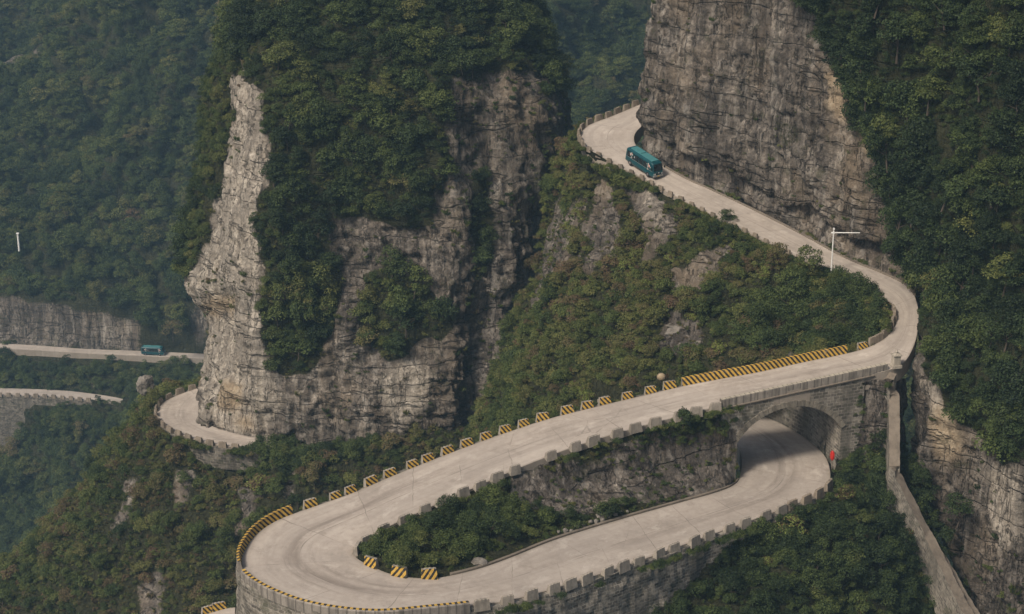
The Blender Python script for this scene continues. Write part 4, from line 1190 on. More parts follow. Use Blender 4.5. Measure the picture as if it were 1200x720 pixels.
def make_bus(label):
    """minibus, front towards +x, wheels on z=0"""
    root = empty("minibus", (0, 0, 0)); tag(root, label, "bus")
    L, W, H = 7.0, 2.06, 2.62
    # body: lofted rounded sections along x
    secs = [(-3.5, 0.90, 0.62, 2.30), (-3.42, 1.0, 0.45, 2.48), (-3.1, 1.02, 0.40, 2.56), (-1.0, 1.03, 0.38, 2.60), (1.6, 1.03, 0.38, 2.60), (2.55, 1.02, 0.38, 2.55), (2.95, 1.0, 0.38, 2.42), (3.28, 0.98, 0.38, 1.72), (3.44, 0.95, 0.40, 1.22), (3.5, 0.88, 0.46, 0.95)]
    V, F = [], []
    def ring(x, hw, z0, z1):
        r = min(0.24, (z1 - z0) * 0.3)
        pts = [(-hw, z0)] + [(-hw * (1 - 0.03), z0 + (z1 - z0) * q) for q in (0.35, 0.6)]
        pts = [(-hw * .97, z0), (-hw, z0 + 0.1), (-hw, z0 + (z1 - z0) * .45), (-hw * .965, z1 - r)] + [(-hw * .965 + r * (1 - math.cos(a)), z1 - r + r * math.sin(a)) for a in (0.4, 0.8, 1.2, math.pi / 2)]
        return [(x, y, z) for y, z in pts] + [(x, -y, z) for y, z in pts[::-1]]
    rings = [ring(*s) for s in secs]
    k = len(rings[0])
    for r in rings:
        V += r
    for i in range(len(rings) - 1):
        F += [(i * k + j, i * k + (j + 1) % k, (i + 1) * k + (j + 1) % k, (i + 1) * k + j) for j in range(k)]
    F.append(tuple(range(k))); F.append(tuple((len(rings) - 1) * k + j for j in range(k - 1, -1, -1)))
    me = mesh("body", V, [f[::-1] for f in F], smooth=False)
    link("body", me, M['teal'], root)
    b = MB(); b.box((-0.3, 0, 2.605), (5.2, 1.42, 0.05)); b.box((-1.3, 0, 2.68), (1.5, 1.1, 0.12)); b.build("roof_panel", M['roof'], root, 0.02)
    # windows: a separate pane per bay
    for sgn in (-1, 1):
        x = -3.2
        for w in (0.86, 1.02, 1.02, 1.02, 1.02, 0.62):
            b = MB(); q = 0.012
            b.add([(x + .05, sgn * 1.012, 1.30), (x + w - .05, sgn * 1.012, 1.30), (x + w - .05, sgn * 1.0, 2.2), (x + .05, sgn * 1.0, 2.2),
                   (x + .05, sgn * (1.034 + q), 1.30), (x + w - .05, sgn * (1.034 + q), 1.30), (x + w - .05, sgn * (1.012 + q), 2.2), (x + .05, sgn * (1.012 + q), 2.2)],
                  [(0, 1, 2, 3), (4, 5, 6, 7), (0, 1, 5, 4), (1, 2, 6, 5), (2, 3, 7, 6), (3, 0, 4, 7)])
            b.build("window", M['glass'], root)
            x += w
        b = MB(); b.box((0.0, sgn * 1.04, 1.24), (6.4, 0.02, 0.045)); b.build("trim_strip", M['chrome'], root)
        # printed blossoms on the flank, front and rear
        for x0, z0, w_, h_ in ((-2.4, 1.62, 1.15, 0.7), (1.75, 1.50, 1.0, 0.85)):
            b = MB(); rng = random.Random(3)
            for j in range(9):
                cx, cz, r = x0 + rng.uniform(0, w_), z0 + rng.uniform(-.15, h_ - .2), rng.uniform(.10, .22)
                n_ = 9
                pts = [(cx + r * (1 + .25 * math.sin(5 * t)) * math.cos(t), sgn * (1.053 + .002 * j), cz + r * (1 + .25 * math.sin(5 * t)) * math.sin(t)) for t in [2 * math.pi * i / n_ for i in range(n_)]]
                b.add(pts, [tuple(range(n_))])
            b.build("blossom_print", M['art'], root)
        for x in (-2.2, 2.15):
            wl = empty("wheel", (x, sgn * 0.92, 0.39)); wl.parent = root
            b = MB(); b.tube((0, -0.13, 0), (0, 0.13, 0), 0.39, n=24); b.build("tyre", M['tyre'], wl, 0.03)
            b = MB(); b.tube((0, sgn * 0.10, 0), (0, sgn * 0.15, 0), 0.22, 0.19, n=18); b.build("rim", M['rim'], wl)
        b = MB(); b.add([(3.42, sgn * .60, .78), (3.42, sgn * .92, .78), (3.38, sgn * .92, 1.0), (3.42, sgn * .60, 1.0), (3.53, sgn * .60, .78), (3.49, sgn * .9, .78), (3.47, sgn * .9, 1.0), (3.51, sgn * .60, 1.0)], [(0, 1, 2, 3), (4, 5, 6, 7), (0, 1, 5, 4), (1, 2, 6, 5), (2, 3, 7, 6), (3, 0, 4, 7)])
        b.build("headlight", M['lamp'], root)
        b = MB(); b.tube((2.95, sgn * 1.0, 2.05), (3.25, sgn * 1.28, 2.02), 0.025, n=6); b.box((3.25, sgn * 1.32, 1.82), (0.10, 0.22, 0.42)); b.build("mirror", M['black'], root, 0.02)
    b = MB()
    b.add([(3.27, -.90, 1.46), (3.27, .90, 1.46), (3.0, .84, 2.34), (3.0, -.84, 2.34), (3.40, -.90, 1.42), (3.40, .90, 1.42), (3.05, .84, 2.36), (3.05, -.84, 2.36)], [(0, 1, 2, 3), (4, 5, 6, 7), (0, 1, 5, 4), (1, 2, 6, 5), (2, 3, 7, 6), (3, 0, 4, 7)])
    ws = b.build("windscreen", M['glass'], root)
    for y in (-.42, .3):
        b = MB(); b.tube((3.42, y, 1.43), (3.31, y + .32, 1.72), 0.012, n=5); b.build("wiper", M['black'], ws)
    b = MB(); b.box((-3.51, 0, 1.85), (0.05, 1.5, 0.65)); b.build("rear_window", M['glass'], root)
    b = MB(); b.box((3.48, 0, 0.55), (0.22, 1.96, 0.26)); bu = b.build("bumper", M['chrome'], root, 0.04)
    b = MB(); b.box((3.605, 0, 0.56), (0.02, 0.46, 0.15)); b.build("number_plate", M['plate'], bu)
    b = MB(); b.box((3.5, 0, 0.90), (0.05, 1.1, 0.14)); b.build("grille", M['black'], root, 0.01)
    b = MB(); b.box((3.545, 0, 1.08), (0.03, 0.22, 0.09)); b.build("badge", M['lamp'], root)
    return root
def copy_tree(o, parent=None):
    c = o.copy(); COL.objects.link(c)
    if parent is not None:
        c.parent = parent
    for ch in list(o.children):
        copy_tree(ch, c)
    return c
def road_pose(Cr, K, px, py):
    best = None
    mid = (Cr[:, :3] + Cr[:, 3:]) / 2
    dz = mid[:, 2]
    x, y = project(mid)
    i = int(np.argmin((x - px) ** 2 + (y - py) ** 2)); i = min(max(i, 3), len(mid) - 4)
    t = mid[i + 3] - mid[i - 3]
    return PZ(px, py, mid[i][2]), t / np.linalg.norm(t)
bus = make_bus("dark teal minibus with blossom print descending the upper road below the tall cliff")
p, t = road_pose(A_C, A_K, 754, 199)
def set_bus(o, p, t, sc=1.0):
    o.location = p + np.array([0, 0, 0.01])
    o.rotation_euler = (0, -math.asin(t[2]), math.atan2(t[1], t[0]))
    o.scale = (sc,) * 3
far_bus = copy_tree(bus)
set_bus(bus, p, t, 0.78)
bus.rotation_euler.z -= R(7)
tag(far_bus, "small bright teal minibus side-on on the distant road at the far left")
p, t = road_pose(D_C, D_K, 180, 415.5)
set_bus(far_bus, p, t, 0.86)

# ------------------------------------------------------------------ street furniture
lp = PZ(974, 320, 12.0)
pole = empty("camera_pole", lp); tag(pole, "slim white pole with a level side arm beside the upper road", "pole")
b = MB(); b.tube((0, 0, -0.6), (0, 0, 4.95), 0.085, 0.07); b.tube((0, 0, 4.95), (0, 0, 5.12), 0.05, 0.03); b.build("mast", M['white_paint'], pole)
b = MB(); b.tube((-0.28, 0.02, 4.74), (2.85, -0.35, 4.86), 0.07, 0.045); b.box((0, 0, 4.74), (0.2, 0.2, 0.24)); b.build("arm", M['white_paint'], pole)
b = MB(); b.box((0.0, 0, 5.2), (0.18, 0.3, 0.16)); b.build("camera_box", M['white_paint'], pole, 0.02)

p, t, n, i = on_edge(A_C, 'o', 968, 548, 48, 52, A_K)
rs = empty("traffic_mirror", p + n * 0.3, math.atan2(-0.75, -0.65)); tag(rs, "glossy red oval mirror shell on a short post beside the bridge pier", "traffic mirror")
b = MB(); b.tube((0, 0, -0.4), (0, 0, 1.5), 0.05, n=8); b.build("post", M['bleached'], rs)
def oval(w, h, x0, x1, z, n_=22):
    a = [(x0, w * math.cos(2 * math.pi * k / n_), z + h * math.sin(2 * math.pi * k / n_)) for k in range(n_)]
    c = [(x1, y, zz) for _, y, zz in a]
    return a + c, [(k, (k + 1) % n_, n_ + (k + 1) % n_, n_ + k) for k in range(n_)] + [tuple(range(n_ - 1, -1, -1)), tuple(range(n_, 2 * n_))]
bm = bmesh.new(); bmesh.ops.create_uvsphere(bm, u_segments=20, v_segments=12, radius=1.0)
bmesh.ops.scale(bm, vec=(0.14, 0.25, 0.55), verts=bm.verts)
me = bpy.data.meshes.new("shell"); bm.to_mesh(me); bm.free()
me.polygons.foreach_set("use_smooth", np.ones(len(me.polygons), bool))
o = link("shell", me, M['red'], rs); o.location = (0.06, 0, 1.15)
b = MB(); b.add(*oval(0.27, 0.57, 0.02, 0.06, 1.15)); b.build("rim", M['red'], rs)
p, t, n, i = on_edge(A_C, 'o', 775, 459, 22, 26, A_K)
ball = empty("convex_mirror", p + n * 0.9, math.atan2(-1, 0)); tag(ball, "round beige convex traffic mirror standing between the last striped blocks by the bridge", "traffic mirror")
b = MB(); b.tube((0, 0, -0.5), (0, 0, 1.0), 0.06, n=8); b.build("post", M['black'], ball)
bm = bmesh.new(); bmesh.ops.create_uvsphere(bm, u_segments=20, v_segments=12, radius=0.42)
bmesh.ops.scale(bm, vec=(0.62, 1, 0.95), verts=bm.verts)
me = bpy.data.meshes.new("dome"); bm.to_mesh(me); bm.free()
me.polygons.foreach_set("use_smooth", np.ones(len(me.polygons), bool))
o = link("dome", me, simple("beige_shell", (0.30, 0.235, 0.15), 0.5), ball); o.location = (0, 0, 1.15)
b = MB(); b.add(*oval(0.44, 0.42, -0.05, 0.03, 1.15)); b.build("rim", M['bleached'], ball)

wp = PY(22, 288, 500)
o = MB(); o.tube((0, 0, -1.5), (0, 0, 3.3), 0.26, 0.24, n=10); o.box((0, 0, 3.36), (0.7, 0.7, 0.2))
o = o.build("marker_post", M['white_paint']); o.location = wp
tag(o, "tiny white post standing alone in the far forest at left", "post")

# lower hairpin shelf peeping out at the bottom edge with two striped blocks
sh = [(150, 742, 215, 760, -9.5), (232, 722, 262, 748, -9.2), (275, 712, 315, 742, -9.0), (340, 712, 360, 750, -8.8)]
S_C, S_K = build_road("road", sh, nu=8, skirt=6.0)
for k, (x, y) in enumerate([(243, 719), (259, 715)]):
    p, t, n, i = on_edge(S_C, 'o', x, y)
    place_block(p - n * 0.1, n, BLK, "guard_block", ("smaller cut-off" if k == 0 else "larger") + " striped block at the bottom edge beside the hairpin wall", "striped blocks at the bottom edge")

# ------------------------------------------------------------------ loose rocks
def boulder(name, pos, size, label, seed, cat="boulder", group=None, squash=(1, 1, 1)):
    bm = bmesh.new(); bmesh.ops.create_icosphere(bm, subdivisions=4, radius=1.0)
    V = np.array([v.co for v in bm.verts])
    rng = np.random.default_rng(seed)
    for _ in range(14):
        d = rng.normal(size=3); d /= np.linalg.norm(d)
        h = rng.uniform(0.62, 0.9)
        ex = V @ d - h
        V -= np.where(ex > 0, ex, 0)[:, None] * d * 0.92
    V += V / np.linalg.norm(V, axis=1)[:, None] * (0.10 * fbm(V * 2.2, seed, 5) + 0.06 * fbm(V * 7, seed + 1, 3))[:, None]
    for v, c in zip(bm.verts, V):
        v.co = c * np.array(squash) * size
    me = bpy.data.meshes.new(name); bm.to_mesh(me); bm.free()
    o = link(name, me, M['boulder']); o.location = pos
    o.rotation_euler = (rng.uniform(-.3, .3), rng.uniform(-.3, .3), rng.uniform(0, 6))
    tag(o, label, cat, group)
    return o
boulder("boulder", PY(171, 453, 268), 1.55, "rough pale boulder standing on the ridge left of the buttress bend", 5, squash=(1.0, 0.9, 1.15))
boulder("boulder", PZ(705, 604, 1.9), 0.62, "largest pale stone on the lower road's island verge", 6)
boulder("boulder", PZ(560, 659, 3.1), 0.7, "flat pale stone lying on the verge under the island bushes", 7, squash=(1.3, 0.8, 0.5))
boulder("boulder", PY(851, 258, 228), 0.62, "round pale boulder at the roadside under the leafy roadside tree", 8)
boulder("boulder", PY(792, 392, 211.5), 1.0, "blocky pale rock outcrop in the middle of the planted slope", 9, squash=(1.2, .8, 1.0))
boulder("boulder", PY(808, 390, 211.2), 0.95, "taller pale rock block right of the outcrop on the planted slope", 10, squash=(.8, .8, 1.2))
boulder("boulder", PY(1008, 641, 179.5), 0.6, "brown boulder half buried among bushes under the bridge's right end", 12)
for k in range(12):
    q = k / 11
    x = 655 + 80 * q; y = 630 - 26 * q - 3 + random.uniform(-4, 0)
    boulder("loose_stone", PZ(x, y, 2.15 - 0.55 * q + 0.1), random.uniform(0.14, 0.3), "small pale stone in the rubble strip along the lower road's kerb", 40 + k, "stone", "stones along the kerb")
# ------------------------------------------------------------------ vegetation
def leaf_mesh(name, centers, nrm, size, rng, aspect=0.55, mat=None):
    """one folded leaf-shaped face pair per centre"""
    n = len(centers)
    r = rng.normal(size=(n, 3))
    t = np.cross(nrm, r); t /= np.linalg.norm(t, axis=1)[:, None] + 1e-9
    b = np.cross(nrm, t)
    L = (size * rng.uniform(0.7, 1.3, n))[:, None]
    W = L * aspect * 0.5
    droop = nrm * L * rng.uniform(-0.28, -0.05, n)[:, None]
    v0 = centers - t * L * 0.5
    v1 = centers + b * W + droop * 0.0
    v2 = centers + t * L * 0.5 + droop
    v3 = centers - b * W + droop * 0.0
    V = np.stack([v0, v1, v2, v3], 1).reshape(-1, 3)
    me = bpy.data.meshes.new(name)
    me.vertices.add(4 * n); me.vertices.foreach_set("co", V.astype(np.float32).ravel())
    idx = np.arange(4 * n).reshape(n, 4)
    F = np.concatenate([idx[:, [0, 1, 2]], idx[:, [0, 2, 3]]], 0)
    me.loops.add(F.size); me.loops.foreach_set("vertex_index", F.astype(np.int32).ravel())
    me.polygons.add(len(F)); me.polygons.foreach_set("loop_start", np.arange(0, F.size, 3, dtype=np.int32))
    me.update(calc_edges=True)
    me.materials.append(mat or M['leaf'])
    return me
def crown_mesh(name, seed, blobs, leaves, leaf, spread=0.62, height=0.75, base=0.35, blob=(0.28, 0.5), flat=0.8):
    rng = np.random.default_rng(seed)
    C, Nn = [], []
    bl = []
    for k in range(blobs):
        a = rng.uniform(0, 2 * math.pi); rr = spread * math.sqrt(rng.uniform(0, 1))
        h = base + height * rng.uniform(0, 1) * (1 - 0.55 * (rr / spread) ** 2)
        bl.append((rr * math.cos(a), rr * math.sin(a), h, rng.uniform(*blob)))
    tot = sum(b[3] ** 2 for b in bl)
    for x, y, z, r in bl:
        m = int(leaves * r * r / tot)
        d = rng.normal(size=(m, 3)); d /= np.linalg.norm(d, axis=1)[:, None]
        low = d[:, 2] < -0.35
        d[low, 2] *= -0.6
        q = r * rng.uniform(0.55, 1.12, m) ** 0.7
        C.append(np.array([x, y, z]) + d * q[:, None] * np.array([1, 1, flat]))
        nn = d * 0.75 + np.array([0, 0, 0.55]) + rng.normal(size=(m, 3)) * 0.45
        Nn.append(nn / np.linalg.norm(nn, axis=1)[:, None])
    return leaf_mesh(name, np.vstack(C), np.vstack(Nn), leaf, rng)
def trunk_mesh(name, seed, height=0.8, r=0.05, limbs=5):
    rng = random.Random(seed)
    b = MB(); p = Vector((0, 0, -0.3)); q = None
    pts = [Vector((0, 0, -0.35))]
    for k in range(3):
        pts.append(pts[-1] + Vector((rng.uniform(-.08, .08), rng.uniform(-.08, .08), (height + .35) / 3)))
    for k in range(3):
        b.tube(pts[k], pts[k + 1], r * (1 - .25 * k), r * (1 - .25 * (k + 1)), n=6)
    for k in range(limbs):
        a = rng.uniform(0, 6.28); s = pts[1].lerp(pts[3], rng.uniform(0.1, 0.9))
        b.tube(s, s + Vector((math.cos(a) * .42, math.sin(a) * .42, rng.uniform(.2, .4))), r * .45, r * .15, n=5)
    me = mesh(name, b.v, b.f); me.materials.append(M['bark'])
    return me
def grass_mesh(name, seed, blades=90, h=0.9):
    rng = np.random.default_rng(seed)
    V, F = [], []
    for k in range(blades):
        a, rr = rng.uniform(0, 6.28), 0.55 * math.sqrt(rng.uniform())
        x, y = rr * math.cos(a), rr * math.sin(a)
        lean = rng.uniform(0.1, 0.6); ln = h * rng.uniform(.5, 1.1); w = 0.035
        dx, dy = math.cos(a + rng.normal() * .6), math.sin(a + rng.normal() * .6)
        i = len(V)
        V += [(x - dy * w, y + dx * w, 0), (x + dy * w, y - dx * w, 0), (x + dx * lean * .4 * ln, y + dy * lean * .4 * ln, ln * .65), (x + dx * lean * ln, y + dy * lean * ln, ln * (1 - lean * .45))]
        F += [(i, i + 1, i + 2), (i, i + 2, i + 3)]
    me = mesh(name, V, F); me.materials.append(M['leaf'])
    return me
BUSH = [crown_mesh("foliage_%d" % k, 100 + k, 8 + k % 4, 1050, 0.115, 0.62, 0.5, 0.22, (0.28, 0.46)) for k in range(4)]
TREE = [crown_mesh("crown_%d" % k, 200 + k, 12 + k, 1300, 0.105, 0.66, 1.0, 0.55, (0.24, 0.42), 0.7) for k in range(4)]
SPARSE = [crown_mesh("sprig_%d" % k, 300 + k, 6, 380, 0.13, 0.6, 0.75, 0.15, (0.18, 0.36)) for k in range(2)]
GRASS = [grass_mesh("tuft_%d" % k, 400 + k) for k in range(2)]
TRUNK = [trunk_mesh("trunk_%d" % k, 500 + k) for k in range(4)]
STEM = [trunk_mesh("stem_%d" % k, 520 + k, 0.4, 0.035, 6) for k in range(4)]
PROTO = bpy.data.collections.new("plant_kinds")           # source shapes for the undergrowth; not linked to the scene
PLIST = BUSH + TREE + SPARSE + GRASS
for k, me in enumerate(PLIST):
    o = bpy.data.objects.new("kind_%02d" % k, me); PROTO.objects.link(o)
KIND = {'bush': (0, 4), 'tree': (4, 8), 'sparse': (8, 10), 'grass': (10, 12)}

RC = np.vstack([np.hstack([(c[:, :3] + c[:, 3:]) / 2, np.linalg.norm((c[:, :3] - c[:, 3:])[:, :2], axis=1)[:, None] / 2]) for c in ROADS])
def clear_of_roads(P, r, m=0.30):
    ok = np.ones(len(P), bool)
    for s in range(0, len(P), 4000):
        q = P[s:s + 4000]
        d = np.hypot(q[:, None, 0] - RC[None, :, 0], q[:, None, 1] - RC[None, :, 1])
        hit = (d < RC[None, :, 3] + 0.15 + m * r[s:s + 4000, None]) & (q[:, None, 2] - RC[None, :, 2] < 1.7) & (q[:, None, 2] - RC[None, :, 2] > -4.5)
        ok[s:s + 4000] = ~hit.any(1)
    return ok
def scatter(land, density, size, kinds, tint, tint_noise=0.25, seed=0, use_veg=True, polys=None, invert=False, lift=-0.12, road_m=0.30, thin=0.5, patch=None, accent=None, size_pow=2.0, big_only=False):
    P, F, veg = land
    rng = np.random.default_rng(seed)
    a, b, c, d = (P[F[:, k]] for k in range(4))
    cr = np.cross(c - a, d - b)
    area = 0.5 * np.linalg.norm(cr, axis=1)
    n = int(area.sum() * density)
    if n < 1:
        return None
    f = rng.choice(len(F), n, p=area / area.sum())
    u, v = rng.uniform(size=(2, n, 1))
    X = a[f] * (1 - u) * (1 - v) + b[f] * u * (1 - v) + c[f] * u * v + d[f] * (1 - u) * v
    nrm = cr[f] / (np.linalg.norm(cr[f], axis=1)[:, None] + 1e-9)
    px, py = project(X)
    keep = np.ones(n, bool)
    if use_veg:
        vg = veg[F[f]].mean(1)
        if invert:
            vg = 1 - vg
        keep &= (vg > 0.62) if big_only else (rng.uniform(size=n) < np.clip(vg * 1.15 - 0.1, 0, 1))
    if polys is not None:
        ins = np.zeros(n, bool)
        for q in polys:
            ins |= inpoly(px, py, q)
        keep &= ins
    if patch:
        keep &= fbm(X / patch[0], seed + 7, 3) > patch[1]
    sz = size[0] + (size[1] - size[0]) * rng.uniform(size=n) ** size_pow
    keep &= (px > -420) & (px < 1400) & (py < 900)
    keep &= X[:, 2] < 92
    idx = np.where(keep)[0]
    X, nrm, sz, px, py = X[idx], nrm[idx], sz[idx], px[idx], py[idx]
    ok = clear_of_roads(X, sz, road_m)
    X, nrm, sz, px, py = X[ok], nrm[ok], sz[ok], px[ok], py[ok]
    n = len(X)
    nrm = np.where((nrm[:, 1:2] > 0.25) & (nrm[:, 2:3] < 0.2), nrm, nrm)
    X = X + nrm * 0.18 * sz[:, None] + np.array([0, 0, 1.0]) * (lift * sz)[:, None]
    tn = tint[0] + (tint[1] - tint[0]) * rng.uniform(size=n) + tint_noise * fbm(X / 6.0, seed + 3, 3)
    if accent:
        hot = rng.uniform(size=n) < accent[0] * np.clip(1 + 2.2 * fbm(X / 7.0, seed + 13, 2), 0, 3)
        tn = np.where(hot, rng.uniform(accent[1], accent[2], n), tn)
    tn = np.clip(tn, 0.0, 1.0)
    names = list(kinds)
    w = np.array([kinds[k] for k in names]); w = w / w.sum()
    kk = rng.choice(len(names), n, p=w)
    lo = np.array([KIND[k][0] for k in names])[kk]; hi = np.array([KIND[k][1] for k in names])[kk]
    ki = (lo + np.floor(rng.uniform(size=n) * (hi - lo))).astype(int)
    rot = np.stack([rng.uniform(-.22, .22, n) - 0.12 * nrm[:, 1], rng.uniform(-.22, .22, n), rng.uniform(0, 6.28, n)], 1)
    scl = sz[:, None] * np.stack([rng.uniform(.85, 1.15, n), rng.uniform(.85, 1.15, n), rng.uniform(.8, 1.2, n)], 1)
    return dict(X=X, s=sz, scl=scl, rot=rot, t=tn, k=ki, px=px, py=py)
def merge(*ds):
    ds = [d for d in ds if d is not None]
    return {k: np.concatenate([d[k] for d in ds]) for k in ds[0]}
def take(d, m):
    return {k: v[m] for k, v in d.items()}

_ng = None
def scatter_nodes():
    global _ng
    if _ng:
        return _ng
    ng = bpy.data.node_groups.new("plant_scatter", 'GeometryNodeTree')
    ng.interface.new_socket("Geometry", in_out='INPUT', socket_type='NodeSocketGeometry')
    ng.interface.new_socket("Geometry", in_out='OUTPUT', socket_type='NodeSocketGeometry')
    N = ng.nodes
    gi, go = N.new("NodeGroupInput"), N.new("NodeGroupOutput")
    ci = N.new("GeometryNodeCollectionInfo"); ci.inputs[0].default_value = PROTO
    ci.inputs["Separate Children"].default_value = True; ci.inputs["Reset Children"].default_value = True
    ip = N.new("GeometryNodeInstanceOnPoints"); ip.inputs["Pick Instance"].default_value = True
    def at(nm, t):
        a = N.new("GeometryNodeInputNamedAttribute"); a.data_type = t; a.inputs["Name"].default_value = nm
        return a.outputs["Attribute"]
    mtp = N.new("GeometryNodeMeshToPoints")
    ng.links.new(gi.outputs[0], mtp.inputs[0])
    ng.links.new(mtp.outputs[0], ip.inputs["Points"])
    ng.links.new(ci.outputs[0], ip.inputs["Instance"])
    ng.links.new(at("kind_index", 'INT'), ip.inputs["Instance Index"])
    ng.links.new(at("turn", 'FLOAT_VECTOR'), ip.inputs["Rotation"])
    ng.links.new(at("size", 'FLOAT_VECTOR'), ip.inputs["Scale"])
    ng.links.new(ip.outputs[0], go.inputs[0])
    _ng = ng
    return ng
def undergrowth(name, d):
    n = len(d['X'])
    me = bpy.data.meshes.new(name)
    me.vertices.add(n); me.vertices.foreach_set("co", d['X'].astype(np.float32).ravel())
    a = me.attributes.new("kind_index", 'INT', 'POINT'); a.data.foreach_set("value", d['k'].astype(np.int32))
    a = me.attributes.new("turn", 'FLOAT_VECTOR', 'POINT'); a.data.foreach_set("vector", d['rot'].astype(np.float32).ravel())
    a = me.attributes.new("size", 'FLOAT_VECTOR', 'POINT'); a.data.foreach_set("vector", d['scl'].astype(np.float32).ravel())
    a = me.attributes.new("tint", 'FLOAT', 'POINT'); a.data.foreach_set("value", d['t'].astype(np.float32))
    o = link(name, me)
    md = o.modifiers.new("scatter", 'NODES'); md.node_group = scatter_nodes()
    tag(o, kind='stuff')
    return o
INDIV = []
def plant(kind, pos, scl, rot, tint, k, label, cat, group=None):
    root = empty(kind, pos); root.rotation_euler = rot; root.scale = scl
    root["tint"] = float(tint)
    tag(root, label, cat, group)
    if kind == "tree":
        cm, tm, nn = TREE[k % 4], TRUNK[k % 4], ("crown", "trunk")
    else:
        cm, tm, nn = BUSH[k % 4], STEM[k % 4], ("foliage", "stem")
    for me, nm in ((cm, nn[0]), (tm, nn[1])):
        o = bpy.data.objects.new(nm, me); COL.objects.link(o); o.parent = root
        o["tint"] = float(tint)
    INDIV.append(root)
    return root
def single_out(d, count, region, group, frame=True):
    """the largest plants of a slope become objects of their own; the rest stay undergrowth"""
    dist = np.linalg.norm(d['X'] - np.array([0, 0, CAM_H]), axis=1)
    inf = (d['px'] > 5) & (d['px'] < 1195) & (d['py'] > 5) & (d['py'] < 715) & (d['k'] < 8)
    score = np.where(inf, d['s'] / dist, 0)
    order = np.argsort(-score)[:count]
    m = np.ones(len(score), bool); m[order] = False
    for i in order:
        kind = "tree" if 4 <= d['k'][i] < 8 else "shrub"
        t = d['t'][i]
        tone = "dark green" if t < 0.30 else "mid green" if t < 0.5 else "olive green" if t < 0.72 else "reddish brown" if t < 0.95 else "bright yellow-green"
        plant(kind, d['X'][i], d['scl'][i], d['rot'][i], t, int(d['k'][i]), "%s %s %s" % (tone, kind, region), kind, "%s %ss %s" % (tone, kind, group))
    return take(d, m)

TW = LAND['mountain'][0]; R_, FG, RB = LAND['cliff'][:3]; MS, LS, IS, BS, ES = LAND['hillside'][:5]
mixd = {'bush': 3, 'tree': 2}
tw = merge(scatter(TW, 0.62, (0.6, 2.7), {'bush': 3, 'tree': 3}, (0.08, 0.52), 0.34, 1, big_only=True, accent=(0.02, .55, .75)),
           scatter(TW, 1.0, (0.3, 0.7), {'sparse': 2, 'grass': 2, 'bush': 1}, (0.25, 0.72), 0.2, 2),
           scatter(TW, 0.16, (0.25, 0.75), {'sparse': 2, 'grass': 3, 'bush': 1}, (0.25, 0.8), 0.2, 3, invert=True, patch=(4.0, 0.05)))
near_strip = (tw['px'] > 225) & (tw['px'] < 322) & (tw['py'] > 70) & (tw['py'] < 430)
cap = np.where(near_strip, 1.1, 9.0)
tw['scl'] = np.minimum(tw['scl'], cap[:, None]); tw['s'] = np.minimum(tw['s'], cap)
tw = single_out(tw, 70, "growing on the steep side of the rock tower", "on the rock tower")
undergrowth("tower_undergrowth", tw)
rr = merge(scatter(R_, 0.60, (0.7, 2.7), {'bush': 2, 'tree': 3}, (0.03, 0.36), 0.3, 11, big_only=True),
           scatter(R_, 0.12, (0.2, 0.6), {'sparse': 2, 'grass': 3}, (0.35, 0.8), 0.2, 12, invert=True, patch=(4.0, 0.1)))
fg = merge(scatter(FG, 0.62, (0.6, 2.7), {'bush': 2, 'tree': 3}, (0.02, 0.38), 0.32, 13, big_only=True, accent=(0.02, .5, .7)),
           scatter(FG, 0.9, (0.4, 0.9), {'bush': 2, 'sparse': 1}, (0.03, 0.4), 0.25, 17), scatter(FG, 0.20, (0.3, 0.9), {'sparse': 2, 'grass': 2, 'bush': 1}, (0.2, 0.7), 0.2, 14, invert=True, patch=(4.0, 0.1)))
fg = single_out(fg, 60, "in the dark forest above the right-hand cliff", "in the right-hand forest")
rr = merge(rr, scatter(R_, 0.8, (0.4, 0.9), {'bush': 2, 'sparse': 1}, (0.03, 0.4), 0.25, 18, big_only=True))
undergrowth("cliff_undergrowth", merge(rr, fg, scatter(RB, 2.2, (0.3, 0.8), {'bush': 3, 'sparse': 1}, (0.1, 0.45), 0.2, 19, use_veg=False, polys=[[(978, 438), (1018, 436), (1012, 490), (1000, 560), (976, 560)], [(990, 530), (1060, 520), (1060, 600), (985, 600)]], road_m=-12), scatter(RB, 3.0, (0.25, 0.7), {'sparse': 2, 'bush': 2}, (0.1, 0.45), 0.2, 15), scatter(RB, 0.5, (0.2, 0.5), {'sparse': 2, 'grass': 2}, (0.1, 0.5), 0.2, 16, invert=True)))
ms = merge(scatter(MS, 0.95, (0.5, 1.7), {'bush': 4, 'tree': 1, 'sparse': 1}, (0.34, 0.76), 0.26, 21, big_only=True, accent=(0.035, .82, .95)),
           scatter(MS, 2.2, (0.25, 0.55), {'sparse': 2, 'grass': 3, 'bush': 1}, (0.35, 0.75), 0.2, 22, accent=(0.08, .8, .95)),
           scatter(MS, 0.5, (0.25, 0.5), {'sparse': 2, 'grass': 3}, (0.4, 0.8), 0.2, 23, invert=True),
           scatter(MS, 0.7, (1.0, 2.1), {'bush': 3, 'tree': 2}, (0.22, 0.46), 0.15, 24, polys=[[(900, 350), (940, 318), (1000, 345), (1040, 372), (1036, 396), (980, 408), (900, 420), (860, 400)]]),
           scatter(MS, 0.05, (0.7, 1.2), {'bush': 1}, (0.97, 1.0), 0.0, 26), scatter(MS, 0.12, (0.8, 1.3), {'bush': 1}, (0.97, 1.0), 0.0, 25, polys=[[(640, 440), (690, 430), (700, 470), (640, 480)], [(740, 300), (800, 300), (800, 340), (740, 340)]]))
ms = single_out(ms, 70, "on the slope between the upper and middle road arms", "on the slope between the road arms")
undergrowth("slope_undergrowth", ms)
